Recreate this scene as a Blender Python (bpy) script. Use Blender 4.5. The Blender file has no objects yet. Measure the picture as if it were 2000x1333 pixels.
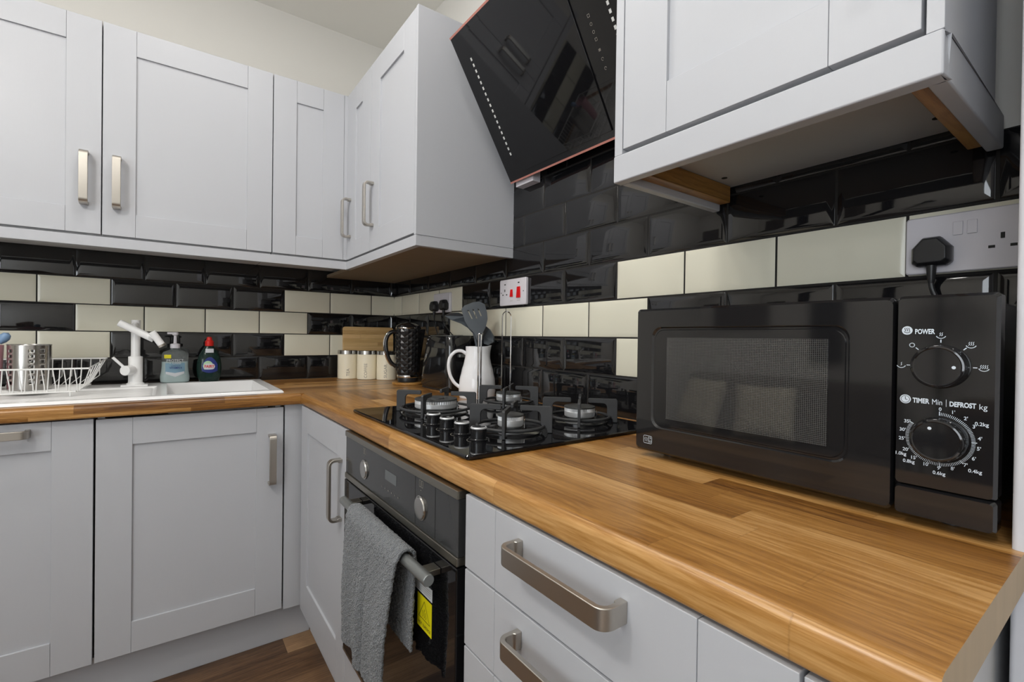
import bpy, bmesh, math, random
from mathutils import Vector, Matrix
random.seed(7)
PI = math.pi
SC = bpy.context.scene
COL = SC.collection

# ------------------------------------------------------------------ camera, world, lights, exposure
cam_d = bpy.data.cameras.new('camera'); cam = bpy.data.objects.new('camera', cam_d); COL.objects.link(cam)
SC.camera = cam
CAM = Vector((-0.9619, -2.3735, 1.1214)); YAW, PITCH, ROLL, FPX = 0.6294, -0.0070, 0.0133, 924.84
fwd = Vector((math.sin(YAW)*math.cos(PITCH), math.cos(YAW)*math.cos(PITCH), math.sin(PITCH)))
rt0 = Vector((math.cos(YAW), -math.sin(YAW), 0)); up0 = rt0.cross(fwd)
rt = rt0*math.cos(ROLL)+up0*math.sin(ROLL); up = -rt0*math.sin(ROLL)+up0*math.cos(ROLL)
M = Matrix((rt, up, -fwd)).transposed().to_4x4(); M.translation = CAM
cam.matrix_world = M
cam_d.sensor_width = 36; cam_d.sensor_fit = 'HORIZONTAL'; cam_d.lens = FPX/2000*36; cam_d.clip_start = 0.02

w = bpy.data.worlds.new('world'); SC.world = w; w.use_nodes = True
w.node_tree.nodes['Background'].inputs[0].default_value = (0.8, 0.9, 1, 1)
w.node_tree.nodes['Background'].inputs[1].default_value = 0.6
SC.view_settings.view_transform = 'Standard'; SC.view_settings.look = 'None'
SC.view_settings.exposure = -0.58; SC.view_settings.gamma = 1

LIGHTS = [(-0.62, -1.33, 6), (-0.95, -0.95, 5), (-1.15, -2.55, 5), (-1.95, -1.05, 6), (-2.3, -2.7, 5)]
def area(name, loc, rot, sx, sy, e, col, shape='DISK'):
    l = bpy.data.lights.new(name, 'AREA'); l.shape = shape; l.size = sx
    if shape in ('RECTANGLE', 'ELLIPSE'): l.size_y = sy
    l.energy = e; l.color = col
    o = bpy.data.objects.new(name, l); COL.objects.link(o); o.location = loc; o.rotation_euler = rot
    return o
for x, y, e in LIGHTS:
    area('downlight_lamp', (x, y, 2.575), (0, 0, 0), 0.10, 0, e, (1, 0.965, 0.92))
area('left_fill_light', (-3.27, -3.15, 1.20), (0, -PI/2, 0), 1.7, 1.4, 46, (0.90, 0.95, 1), 'RECTANGLE')  # fill lamp added at an assumed window to brighten the hob-side fronts

# ------------------------------------------------------------------ calibrated levels
W = 0.9161; WB = 0.8781           # worktop top and underside
FZ = 0.03                          # floor level
PX, Z1, PZ, S0, H0 = 0.203, 1.0236, 0.1013, 0.1226, 0.0997
DS, DH = 0.3765, 0.3635            # upper cabinet front planes (sink wall, hob wall)
CEIL = 2.60

# ------------------------------------------------------------------ materials
MAT = {}
def lin(r, g, b):
    f = lambda c: ((c/255)/12.92 if c/255 <= 0.04045 else ((c/255+0.055)/1.055)**2.4)
    return (f(r), f(g), f(b), 1)
def mat(name, col=(0.8, 0.8, 0.8, 1), rough=0.5, metal=0.0, coat=0.0, spec=0.5, trans=0.0, ior=1.45, bump=None, var=None, emit=None, aniso=0):
    m = bpy.data.materials.new(name); m.use_nodes = True; nt = m.node_tree; b = nt.nodes['Principled BSDF']
    if len(col) == 3: col = (*col, 1)
    b.inputs['Base Color'].default_value = col; b.inputs['Roughness'].default_value = rough
    b.inputs['Metallic'].default_value = metal; b.inputs['Coat Weight'].default_value = coat
    b.inputs['Coat Roughness'].default_value = 0.03
    b.inputs['Specular IOR Level'].default_value = spec; b.inputs['Transmission Weight'].default_value = trans
    b.inputs['IOR'].default_value = ior
    if emit: b.inputs['Emission Color'].default_value = (*emit[:3], 1); b.inputs['Emission Strength'].default_value = emit[3]
    if bump or var:
        tc = nt.nodes.new('ShaderNodeTexCoord'); mp = nt.nodes.new('ShaderNodeMapping')
        nt.links.new(tc.outputs['Object'], mp.inputs[0])
        sc = (bump or var)[0]; mp.inputs['Scale'].default_value = sc if isinstance(sc, tuple) else (sc, sc, sc)
        nz = nt.nodes.new('ShaderNodeTexNoise'); nz.inputs['Scale'].default_value = 1; nz.inputs['Detail'].default_value = 4
        nt.links.new(mp.outputs[0], nz.inputs['Vector'])
        if bump:
            bp = nt.nodes.new('ShaderNodeBump'); bp.inputs['Strength'].default_value = bump[1]; bp.inputs['Distance'].default_value = bump[2]
            nt.links.new(nz.outputs['Fac'], bp.inputs['Height']); nt.links.new(bp.outputs[0], b.inputs['Normal'])
        if var:
            mx = nt.nodes.new('ShaderNodeMix'); mx.data_type = 'RGBA'
            k = var[1]
            mx.inputs[6].default_value = tuple(c*(1-k) for c in col[:3])+(1,); mx.inputs[7].default_value = tuple(min(1, c*(1+k)) for c in col[:3])+(1,)
            nt.links.new(nz.outputs['Fac'], mx.inputs[0]); nt.links.new(mx.outputs[2], b.inputs['Base Color'])
    MAT[name] = m
    return m

CAB = mat('painted_cabinet', lin(184, 186, 191), 0.42, bump=((900, 900, 25), 0.10, 0.0006))
CARC = mat('carcass_white', lin(196, 196, 196), 0.5, var=(6, 0.03))
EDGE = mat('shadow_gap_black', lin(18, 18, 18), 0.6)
WALLP = mat('wall_paint', lin(221, 219, 214), 0.85, bump=(60, 0.08, 0.002))
CEILP = mat('ceiling_paint', lin(240, 238, 232), 0.9, bump=(40, 0.05, 0.002))
NIBP = mat('nib_paint', lin(205, 206, 212), 0.5, bump=(30, 0.1, 0.003))
GROUT = mat('dark_grout', lin(30, 28, 26), 0.8)
TBLK = mat('black_gloss_tile', (0.008, 0.008, 0.009), 0.045, spec=0.8, bump=(25, 0.04, 0.002))
TCRM = mat('cream_gloss_tile', lin(222, 219, 201), 0.12, spec=0.5, var=(3, 0.03))
NICK = mat('brushed_nickel', lin(190, 185, 177), 0.36, 1.0, bump=((30, 400, 30), 0.05, 0.0004))
CHROME = mat('chrome', (0.75, 0.75, 0.76), 0.08, 1.0)
STEEL = mat('stainless_steel', lin(190, 188, 184), 0.22, 1.0, bump=((20, 20, 300), 0.05, 0.0004))
DSTEEL = mat('oven_trim_steel', lin(150, 146, 136), 0.32, 1.0)
ALU = mat('aluminium', lin(222, 224, 226), 0.40, 0.55)
GREYM = mat('grey_satin_metal', lin(140, 143, 142), 0.35, 0.7)
BGLASS = mat('black_glass', (0.006, 0.006, 0.007), 0.03, spec=0.5)
OGLASS = mat('oven_panel_glass', (0.035, 0.036, 0.037), 0.12, spec=0.5)
BPLAS = mat('black_gloss_plastic', (0.010, 0.010, 0.011), 0.06, spec=0.85)
QUILT = mat('satin_black_kettle', (0.014, 0.014, 0.015), 0.22, spec=0.5)
BMATT = mat('black_matt_plastic', (0.018, 0.018, 0.019), 0.35)
CAST = mat('cast_iron_support', (0.035, 0.036, 0.038), 0.55, bump=(350, 0.25, 0.0006))
ENAM = mat('black_enamel', (0.012, 0.012, 0.013), 0.15, spec=0.6)
CAPM = mat('burner_cap', (0.05, 0.052, 0.052), 0.45)
WHITEC = mat('white_ceramic', lin(240, 241, 244), 0.10, spec=0.5)
WHITES = mat('white_sink_composite', lin(238, 238, 238), 0.18, spec=0.5)
WHITEW = mat('white_coated_wire', lin(232, 232, 230), 0.3)
WHITEP = mat('white_plastic', lin(215, 212, 218), 0.25)
PRINT = mat('white_print', lin(205, 215, 225), 0.5)
PRINTG = mat('grey_print', lin(150, 145, 135), 0.5)
DOT = mat('hood_mark_print', lin(215, 215, 212), 0.5)
COPPER = mat('copper_trim', lin(206, 140, 128), 0.35, 0.35)
CREAM = mat('cream_enamel', lin(250, 242, 218), 0.3, spec=0.4)
RED = mat('red_switch', lin(215, 10, 18), 0.3)
REDC = mat('red_cap', lin(205, 35, 28), 0.3)
SLATE = mat('slate_nylon', lin(72, 78, 84), 0.4)
PINK = mat('pink_plastic', lin(190, 140, 150), 0.4)
BLUEP = mat('blue_plastic', lin(120, 150, 185), 0.3)
YEL = mat('yellow_label', lin(226, 214, 12), 0.5)
WLAB = mat('white_label', lin(205, 208, 212), 0.5)
BLK = mat('black_ink', lin(25, 25, 20), 0.6)
GREEN = mat('green_gel', lin(32, 54, 48), 0.08, trans=0.25, ior=1.33)
SOAP = mat('aqua_soap', lin(176, 194, 194), 0.12, trans=0.15, ior=1.33)
CLEARP = mat('clear_plastic', (0.8, 0.86, 0.86), 0.05, trans=0.9, ior=1.3)
LBLUE = mat('light_blue_label', lin(122, 156, 176), 0.4)
DBLUE = mat('dark_blue_label', lin(38, 52, 120), 0.4)
LGREEN = mat('light_green_label', lin(170, 205, 165), 0.4)
DISPL = mat('display_grey', lin(92, 96, 98), 0.2)
BEDGE = mat('chipboard_underside', lin(128, 112, 92), 0.7, var=((3, 30, 3), 0.12))
SOFAM = mat('sofa_fabric', lin(112, 104, 98), 0.9); CUSH = mat('cushion_fabric', lin(238, 228, 204), 0.95, bump=(38, 1.0, 0.03))
BROWNF = mat('brown_fabric', lin(95, 78, 66), 0.9); DARKF = mat('dark_fabric', lin(38, 38, 44), 0.9)
ARTM = mat('dark_artwork', lin(80, 72, 68), 0.6, var=((3, 14, 3), 0.6))
LEDM = mat('lamp_diffuser', (1, 1, 1), 0.5, emit=(1, 0.96, 0.9, 6))
GLOBE = mat('fill_globe_glow', (1, 1, 1), 0.5, emit=(1, 0.97, 0.93, 80))  # strong glow for the added fill globe
PURP = mat('violet_light', (0.4, 0.3, 1), 0.5, emit=(0.35, 0.28, 1, 5))
SKYM = mat('added_window_glow', (0.9, 0.95, 1), 0.3, emit=(0.75, 0.88, 1, 1.6))  # self-lit pane of the added window

def wood(name, along, w_, L, cols, rough, g=1.0, vsrc=None, seamk=0.75, coat=0.0, flip=False, grain=(20, 210), bumpk=0.10, rings=0.035):
    """staves of width w_ and length ~L, grain along axis 'along' (0=x 1=y). cross coordinate folds over the nosing."""
    m = bpy.data.materials.new(name); m.use_nodes = True; nt = m.node_tree; N = nt.nodes; LK = nt.links; b = N['Principled BSDF']
    tc = N.new('ShaderNodeTexCoord'); geo = N.new('ShaderNodeNewGeometry')
    sp = N.new('ShaderNodeSeparateXYZ'); LK.new(geo.outputs['Position'], sp.inputs[0])
    def math_(op, a, c=None, d=None):
        n = N.new('ShaderNodeMath'); n.operation = op
        for i, v in enumerate((a, c, d)):
            if v is None: continue
            if isinstance(v, (int, float)): n.inputs[i].default_value = v
            else: LK.new(v, n.inputs[i])
        return n.outputs[0]
    u = sp.outputs[along]; v = sp.outputs[1-along]; z = sp.outputs[2]
    v = math_('ADD', v, math_('MULTIPLY', z, -1.0 if not flip else 1.0)) if vsrc != 'flat' else v
    v = math_('ADD', v, 10.0); u = math_('ADD', u, 20.0)
    vr = math_('DIVIDE', v, w_); row = math_('FLOOR', vr)
    wn = N.new('ShaderNodeTexWhiteNoise'); wn.noise_dimensions = '1D'; LK.new(row, wn.inputs['W'])
    ur = math_('DIVIDE', math_('ADD', u, math_('MULTIPLY', wn.outputs['Value'], 7.3)), L); colr = math_('FLOOR', ur)
    cb = N.new('ShaderNodeCombineXYZ'); LK.new(row, cb.inputs[0]); LK.new(colr, cb.inputs[1])
    w2 = N.new('ShaderNodeTexWhiteNoise'); w2.noise_dimensions = '2D'; LK.new(cb.outputs[0], w2.inputs['Vector'])
    idv = w2.outputs['Value']
    # grain
    cg = N.new('ShaderNodeCombineXYZ'); off = math_('MULTIPLY', idv, 37.0)
    LK.new(math_('ADD', math_('MULTIPLY', u, grain[0]*g*0.35), off), cg.inputs[0]); LK.new(math_('ADD', math_('MULTIPLY', v, grain[1]*g*0.5), off), cg.inputs[1]); LK.new(off, cg.inputs[2])
    n1 = N.new('ShaderNodeTexNoise'); n1.inputs['Scale'].default_value = 1; n1.inputs['Detail'].default_value = 6; n1.inputs['Distortion'].default_value = 0.6; LK.new(cg.outputs[0], n1.inputs['Vector'])
    cg2 = N.new('ShaderNodeCombineXYZ'); LK.new(math_('ADD', math_('MULTIPLY', u, 4.0), off), cg2.inputs[0]); LK.new(math_('ADD', math_('MULTIPLY', v, 26.0), off), cg2.inputs[1]); LK.new(off, cg2.inputs[2])
    n2 = N.new('ShaderNodeTexNoise'); n2.inputs['Scale'].default_value = 1; n2.inputs['Detail'].default_value = 3; n2.inputs['Distortion'].default_value = 1.2; LK.new(cg2.outputs[0], n2.inputs['Vector'])
    cg3 = N.new('ShaderNodeCombineXYZ'); LK.new(math_('MULTIPLY', u, 28.0), cg3.inputs[0]); LK.new(math_('MULTIPLY', v, 520.0), cg3.inputs[1])
    n3 = N.new('ShaderNodeTexNoise'); n3.inputs['Scale'].default_value = 1; n3.inputs['Detail'].default_value = 5; n3.inputs['Roughness'].default_value = 0.7; LK.new(cg3.outputs[0], n3.inputs['Vector'])
    ring = math_('MULTIPLY', math_('SINE', math_('ADD', math_('MULTIPLY', v, 620.0), math_('MULTIPLY', n2.outputs['Fac'], 26.0))), rings)
    f = math_('ADD', math_('ADD', math_('MULTIPLY', idv, 0.32), ring), math_('ADD', math_('MULTIPLY', n1.outputs['Fac'], 0.30), math_('ADD', math_('MULTIPLY', n2.outputs['Fac'], 0.26), math_('MULTIPLY', n3.outputs['Fac'], 0.30))))
    rp = N.new('ShaderNodeValToRGB'); rp.color_ramp.elements[0].position = 0.37; rp.color_ramp.elements[1].position = 0.80
    rp.color_ramp.elements[0].color = cols[0]; rp.color_ramp.elements[1].color = cols[-1]
    for i, c in enumerate(cols[1:-1]):
        e = rp.color_ramp.elements.new(0.37+0.43*(i+1)/(len(cols)-1)); e.color = c
    LK.new(f, rp.inputs[0])
    # seams between staves
    fv = math_('FRACT', vr); fu = math_('FRACT', ur)
    ev = math_('LESS_THAN', math_('MINIMUM', fv, math_('SUBTRACT', 1.0, fv)), 0.0009/w_*0.8)
    eu = math_('LESS_THAN', math_('MINIMUM', fu, math_('SUBTRACT', 1.0, fu)), 0.0008/L)
    seam = math_('MAXIMUM', ev, eu)
    mx = N.new('ShaderNodeMix'); mx.data_type = 'RGBA'; LK.new(math_('MULTIPLY', seam, seamk), mx.inputs[0]); LK.new(rp.outputs[0], mx.inputs[6]); mx.inputs[7].default_value = tuple(c*0.45 for c in cols[0][:3])+(1,)
    LK.new(mx.outputs[2], b.inputs['Base Color'])
    b.inputs['Roughness'].default_value = rough; b.inputs['Coat Weight'].default_value = coat; b.inputs['Coat Roughness'].default_value = 0.2
    bp = N.new('ShaderNodeBump'); bp.inputs['Strength'].default_value = bumpk; bp.inputs['Distance'].default_value = 0.001
    LK.new(math_('SUBTRACT', n1.outputs['Fac'], math_('MULTIPLY', seam, 0.5)), bp.inputs['Height']); LK.new(bp.outputs[0], b.inputs['Normal'])
    MAT[name] = m
    return m
OAK = [lin(92, 57, 25), lin(136, 92, 42), lin(166, 119, 61), lin(196, 152, 96)]
OAKX = wood('oak_worktop_x', 0, 0.047, 0.36, OAK, 0.30, seamk=0.15, flip=True)
OAKY = wood('oak_worktop_y', 1, 0.047, 0.40, OAK, 0.30, seamk=0.15, flip=True)
OAKEND = mat('raw_cut_end', lin(176, 156, 128), 0.7, var=((60, 60, 6), 0.10))
WALN = wood('walnut_floor', 0, 0.125, 1.2, [lin(66, 47, 33), lin(100, 74, 52), lin(130, 100, 72), lin(158, 126, 92)], 0.38, g=0.35, vsrc='flat', seamk=0.7)
BATT = wood('oak_batten', 0, 0.05, 0.8, [lin(96, 62, 24), lin(140, 98, 44), lin(170, 124, 62), lin(184, 140, 78)], 0.4)
BAMB = wood('bamboo_board', 0, 0.021, 0.9, [lin(178, 140, 88), lin(202, 164, 108), lin(214, 178, 122), lin(226, 190, 138)], 0.45, flip=True, seamk=0.3, grain=(6, 60))

# perforated microwave window
m = mat('microwave_window_mesh', (0.02, 0.02, 0.02), 0.03, spec=0.9); nt = m.node_tree; N = nt.nodes; b = N['Principled BSDF']
geo = N.new('ShaderNodeNewGeometry'); mp = N.new('ShaderNodeMapping'); mp.inputs['Scale'].default_value = (0, 420, 420); nt.links.new(geo.outputs['Position'], mp.inputs[0])
vo = N.new('ShaderNodeTexVoronoi'); vo.inputs['Scale'].default_value = 1; vo.inputs['Randomness'].default_value = 0.0; nt.links.new(mp.outputs[0], vo.inputs['Vector'])
rp = N.new('ShaderNodeValToRGB'); rp.color_ramp.elements[0].position = 0.30; rp.color_ramp.elements[0].color = (0.012, 0.012, 0.013, 1); rp.color_ramp.elements[1].position = 0.42; rp.color_ramp.elements[1].color = (0.060, 0.061, 0.060, 1)
nt.links.new(vo.outputs['Distance'], rp.inputs[0]); nt.links.new(rp.outputs[0], b.inputs['Base Color'])
MWIN = m
# terry towel
m = mat('terry_towel', lin(116, 120, 124), 0.95, spec=0.2, var=(420, 0.45)); nt = m.node_tree; N = nt.nodes; b = N['Principled BSDF']
tc = N.new('ShaderNodeTexCoord'); vo = N.new('ShaderNodeTexVoronoi'); vo.inputs['Scale'].default_value = 330; nt.links.new(tc.outputs['Object'], vo.inputs['Vector'])
bp = N.new('ShaderNodeBump'); bp.inputs['Strength'].default_value = 1.0; bp.inputs['Distance'].default_value = 0.004; nt.links.new(vo.outputs['Distance'], bp.inputs['Height']); nt.links.new(bp.outputs[0], b.inputs['Normal'])
b.inputs['Sheen Weight'].default_value = 0.3
TOWEL = m

# ------------------------------------------------------------------ mesh helpers
class MB:
    def __init__(s): s.v = []; s.f = []; s.mi = []
    def add(s, vs, fs, mi=0):
        o = len(s.v); s.v += [tuple(p) for p in vs]; s.f += [tuple(i+o for i in f) for f in fs]; s.mi += [mi]*len(fs); return s
    def box(s, x0, x1, y0, y1, z0, z1, mi=0):
        x0, x1 = sorted((x0, x1)); y0, y1 = sorted((y0, y1)); z0, z1 = sorted((z0, z1))
        vs = [(x, y, z) for x in (x0, x1) for y in (y0, y1) for z in (z0, z1)]
        return s.add(vs, [(0, 1, 3, 2), (4, 6, 7, 5), (0, 4, 5, 1), (2, 3, 7, 6), (0, 2, 6, 4), (1, 5, 7, 3)], mi)
    def prism(s, pts, fr, h0, h1, mi=0):
        """pts 2D in frame fr=(o,a,b,c): o+a*p+b*q, extruded h0..h1 along c"""
        o, a, b_, c = fr; n = len(pts)
        vs = [o+a*p+b_*q+c*h0 for p, q in pts]+[o+a*p+b_*q+c*h1 for p, q in pts]
        fs = [tuple(range(n))[::-1], tuple(range(n, 2*n))]+[(i, (i+1) % n, n+(i+1) % n, n+i) for i in range(n)]
        return s.add(vs, fs, mi)
    def loops(s, L, mi=0, cap0=True, cap1=True, closed=True):
        n = len(L[0]); vs = [p for l in L for p in l]; fs = []
        for k in range(len(L)-1):
            for i in range(n if closed else n-1):
                j = (i+1) % n; fs.append((k*n+i, k*n+j, (k+1)*n+j, (k+1)*n+i))
        if cap0: fs.append(tuple(range(n))[::-1])
        if cap1: fs.append(tuple((len(L)-1)*n+i for i in range(n)))
        return s.add(vs, fs, mi)
    def lathe(s, prof, o=(0, 0, 0), axis=(0, 0, 1), n=32, mi=0, cap0=False, cap1=False, sx=1, sy=1):
        o = Vector(o); ax = Vector(axis).normalized(); t = Vector((1, 0, 0)) if abs(ax.x) < 0.9 else Vector((0, 1, 0))
        if abs(ax.z) > 0.99: a = Vector((1, 0, 0)); b_ = Vector((0, 1, 0))
        else: a = ax.cross(t).normalized(); b_ = ax.cross(a)
        L = [[o+ax*z+(a*math.cos(2*PI*i/n)*sx+b_*math.sin(2*PI*i/n)*sy)*r for i in range(n)] for r, z in prof]
        return s.loops(L, mi, cap0, cap1)
    def cyl(s, p0, p1, r, n=24, mi=0, r1=None):
        p0 = Vector(p0); p1 = Vector(p1); d = p1-p0
        return s.lathe([(r, 0), (r if r1 is None else r1, d.length)], p0, d, n, mi, True, True)
    def tube(s, pts, r, n=8, mi=0, closed=False):
        P = [Vector(p) for p in pts]; L = []; m_ = len(P)
        T = []
        for i in range(m_):
            a = P[(i-1) % m_] if (closed or i > 0) else P[i]; c = P[(i+1) % m_] if (closed or i < m_-1) else P[i]
            T.append((c-a).normalized())
        up_ = Vector((0, 0, 1)) if abs(T[0].z) < 0.9 else Vector((1, 0, 0))
        nrm = (up_-T[0]*up_.dot(T[0])).normalized()
        for i in range(m_):
            nrm = (nrm-T[i]*nrm.dot(T[i])).normalized(); bn = T[i].cross(nrm)
            rr = r[i] if isinstance(r, (list, tuple)) else r
            L.append([P[i]+(nrm*math.cos(2*PI*k/n)+bn*math.sin(2*PI*k/n))*rr for k in range(n)])
        if closed: L.append(L[0])
        return s.loops(L, mi, not closed, not closed)
    def build(s, name, mats, root=None, parent=None, bevel=0, smooth=35, seg=2, label=None, subsurf=0):
        me = bpy.data.meshes.new(name); off = Vector((0, 0, 0))
        if root is not None: off = root['_o'] if '_o' in root else root.location
        off = Vector(off)
        me.from_pydata([tuple(Vector(p)-off) for p in s.v], [], s.f)
        if not isinstance(mats, (list, tuple)): mats = [mats]
        for m_ in mats: me.materials.append(m_)
        me.polygons.foreach_set('material_index', s.mi)
        bm = bmesh.new(); bm.from_mesh(me); bmesh.ops.remove_doubles(bm, verts=bm.verts, dist=1e-6); bmesh.ops.recalc_face_normals(bm, faces=bm.faces); bm.to_mesh(me); bm.free()
        me.polygons.foreach_set('use_smooth', [True]*len(me.polygons)); me.set_sharp_from_angle(angle=math.radians(smooth))
        o = bpy.data.objects.new(name, me); COL.objects.link(o)
        if bevel:
            md = o.modifiers.new('bevel', 'BEVEL'); md.width = bevel; md.segments = seg; md.limit_method = 'ANGLE'; md.angle_limit = math.radians(40); md.harden_normals = True
        if subsurf: md = o.modifiers.new('sub', 'SUBSURF'); md.levels = subsurf; md.render_levels = subsurf
        if parent is not None: o.parent = parent
        elif root is not None: o.parent = root
        if label: o['label'] = label
        return o
def V(*a): return Vector(a)
def thing(name, label, cat, loc, group=None):
    o = bpy.data.objects.new(name, None); COL.objects.link(o); o.location = loc; o.empty_display_size = 0.05
    o['label'] = label; o['category'] = cat
    if group: o['group'] = group
    return o
def solo(mb, name, mats, label, cat, loc, group=None, **k):
    """a thing that is one mesh, origin at its base"""
    class R(dict): pass
    r = R(); r['_o'] = loc
    o = mb.build(name, mats, root=None, **k)
    me = o.data
    for v_ in me.vertices: v_.co -= Vector(loc)
    o.location = loc; o['label'] = label; o['category'] = cat
    if group: o['group'] = group
    return o
def struct(mb, name, mats, **k):
    o = mb.build(name, mats, **k); o['kind'] = 'structure'; return o
def rrect(a0, a1, b0, b1, r, n=6):
    pts = []
    for cx, cy, t0 in ((a1-r, b1-r, 0), (a0+r, b1-r, PI/2), (a0+r, b0+r, PI), (a1-r, b0+r, 3*PI/2)):
        for i in range(n+1): t = t0+PI/2*i/n; pts.append((cx+r*math.cos(t), cy+r*math.sin(t)))
    return pts
X_, Y_, Z_ = V(1, 0, 0), V(0, 1, 0), V(0, 0, 1)
FS = lambda x, y, z: (V(x, y, z), X_, Z_, -Y_)        # frame on surfaces facing -y : u=+x, v=z, out=-y
FH = lambda x, y, z: (V(x, y, z), -Y_, Z_, -X_)       # frame on surfaces facing -x : u=-y, v=z, out=-x
def fbox(mb, fr, u0, u1, v0, v1, w0, w1, mi=0):
    o, a, b_, c = fr
    vs = [o+a*u+b_*v+c*w_ for u in (u0, u1) for v in (v0, v1) for w_ in (w0, w1)]
    return mb.add(vs, [(0, 1, 3, 2), (4, 6, 7, 5), (0, 4, 5, 1), (2, 3, 7, 6), (0, 2, 6, 4), (1, 5, 7, 3)], mi)
_tc = {}
def put_fit(mb, body, fr, u0, u1, v, h, w_=0.0004, bold=0.0, mi=0):
    vs, fs = text2d(body, 1.0, bold); x0 = min(p[0] for p in vs); x1 = max(p[0] for p in vs); y0 = min(p[1] for p in vs); y1 = max(p[1] for p in vs)
    o, a, b_, c = fr
    return mb.add([o+a*(u0+(u1-u0)*(x-x0)/(x1-x0))+b_*(v-h/2+h*(y-y0)/(y1-y0))+c*w_ for x, y in vs], fs, mi)
def text2d(body, size, bold=0.0):
    k = (body, size, bold)
    if k not in _tc:
        cu = bpy.data.curves.new('t', 'FONT'); cu.body = body; cu.size = size; cu.align_x = 'CENTER'; cu.align_y = 'CENTER'; cu.offset = bold; cu.resolution_u = 3
        ob = bpy.data.objects.new('t', cu); COL.objects.link(ob); dg = bpy.context.evaluated_depsgraph_get(); dg.update()
        me = bpy.data.meshes.new_from_object(ob.evaluated_get(dg))
        _tc[k] = ([tuple(v_.co)[:2] for v_ in me.vertices], [tuple(p.vertices) for p in me.polygons])
        bpy.data.objects.remove(ob); bpy.data.curves.remove(cu); bpy.data.meshes.remove(me)
    return _tc[k]
def put_text(mb, body, size, fr, u, v, w_=0.0004, rot=0, bold=0, mi=0, mapf=None, sx=1):
    vs, fs = text2d(body, size, bold); o, a, b_, c = fr or (0, 0, 0, 0); cr, sr = math.cos(rot), math.sin(rot); out = []
    for x, y in vs:
        x *= sx; p = x*cr-y*sr+u; q = x*sr+y*cr+v
        out.append(mapf(p, q) if mapf else o+a*p+b_*q+c*w_)
    return mb.add(out, fs, mi)
def stroke(mb, pts, fr, wd, w_=0.0004, mi=0, closed=False):
    """flat ribbon line in the frame plane"""
    o, a, b_, c = fr; P = [Vector((p[0], p[1])) for p in pts]
    n = len(P)
    for i in range(n if closed else n-1):
        p, q = P[i], P[(i+1) % n]; d = (q-p)
        if d.length < 1e-9: continue
        d.normalize(); t = Vector((-d.y, d.x))*wd/2; e = d*wd*0.2
        mb.add([o+a*k.x+b_*k.y+c*w_ for k in (p-t-e, q-t+e, q+t+e, p+t-e)], [(0, 1, 2, 3)], mi)
def disc(mb, fr, u, v, r, w_=0.0004, n=20, mi=0):
    o, a, b_, c = fr
    mb.add([o+a*(u+r*math.cos(2*PI*i/n))+b_*(v+r*math.sin(2*PI*i/n))+c*w_ for i in range(n)], [tuple(range(n))], mi)
def arc(cx, cy, r, a0, a1, n=10): return [(cx+r*math.cos(a0+(a1-a0)*i/n), cy+r*math.sin(a0+(a1-a0)*i/n)) for i in range(n+1)]

def strap_handle(fr, s0, s1, t, parent, root, vertical=True, w_=0.022, proj=0.036):
    """bow handle; s0..s1 along length, t = centre across"""
    o, a, b_, c = fr; L = s1-s0; R = 0.016; th = 0.0070; pts = []
    def A(cx, cy, r, a0, a1): return [(cx+r*math.cos(a0+(a1-a0)*i/8), cy+r*math.sin(a0+(a1-a0)*i/8)) for i in range(9)]
    outer = [(0, 0)]+A(R, proj-R, R, PI, PI/2)+A(L-R, proj-R, R, PI/2, 0)+[(L, 0)]
    ri = R-th
    inner = [(L-0.010, 0), (L-0.010, 0.010)]+[(L-th, 0.012)]+A(L-R, proj-R, ri, 0, PI/2)+A(R, proj-R, ri, PI/2, PI)+[(th, 0.012), (0.010, 0.010), (0.010, 0)]
    pts = outer+inner
    if vertical: f = (o+b_*s0+a*t, b_, c, a)
    else: f = (o+a*s0+b_*t, a, c, b_)
    mb = MB(); mb.prism(pts, f, -w_/2, w_/2)
    return mb.build('handle', NICK, root=root, parent=parent, bevel=0.0012)
def shaker(fr, u0, u1, v0, v1, root, parent=None, st=0.083, rt_=0.083, rb=0.083, th=0.019, rec=0.006, name='door'):
    """five-piece door; front face at out=0"""
    mb = MB(); g = 0.0003
    fbox(mb, fr, u0, u0+st, v0, v1, -th, 0); fbox(mb, fr, u1-st, u1, v0, v1, -th, 0)
    fbox(mb, fr, u0+st+g, u1-st-g, v1-rt_, v1, -th, 0); fbox(mb, fr, u0+st+g, u1-st-g, v0, v0+rb, -th, 0)
    fbox(mb, fr, u0+st-0.001, u1-st+0.001, v0+rb-0.001, v1-rt_+0.001, -th+0.002, -rec)
    return mb.build(name, CAB, root=root, parent=parent, bevel=0.0008, seg=1)

# ------------------------------------------------------------------ room shell
mb = MB(); mb.box(-3.4, 0.3, 0.012, 0.15, FZ, CEIL); wall_back = struct(mb, 'wall_back', WALLP)
mb = MB(); mb.box(0.012, 0.15, -4.2, 0.012, FZ, CEIL); wall_right = struct(mb, 'wall_right', WALLP)
mb = MB(); mb.prism(rrect(-0.277, 0.02, -3.0, -2.287, 0.005), (V(0, 0, 0), X_, Y_, Z_), FZ, CEIL); struct(mb, 'wall_nib', NIBP)
mb = MB(); mb.box(-3.5, -3.3, -2.40, 0.012, FZ, CEIL); mb.box(-3.5, -3.3, -4.2, -3.90, FZ, CEIL); mb.box(-3.5, -3.3, -3.90, -2.40, FZ, 0.30); mb.box(-3.5, -3.3, -3.90, -2.40, 2.10, CEIL); struct(mb, 'wall_left', WALLP)
mb = MB(); mb.box(-3.3, 0.012, -4.2, -4.05, FZ, CEIL); struct(mb, 'wall_front', WALLP)
mb = MB(); mb.box(-3.40, -3.38, -3.90, -2.40, 0.30, 2.10); struct(mb, 'added_window_1', SKYM)  # assumed window, added out of view behind the left fill lamp
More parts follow.
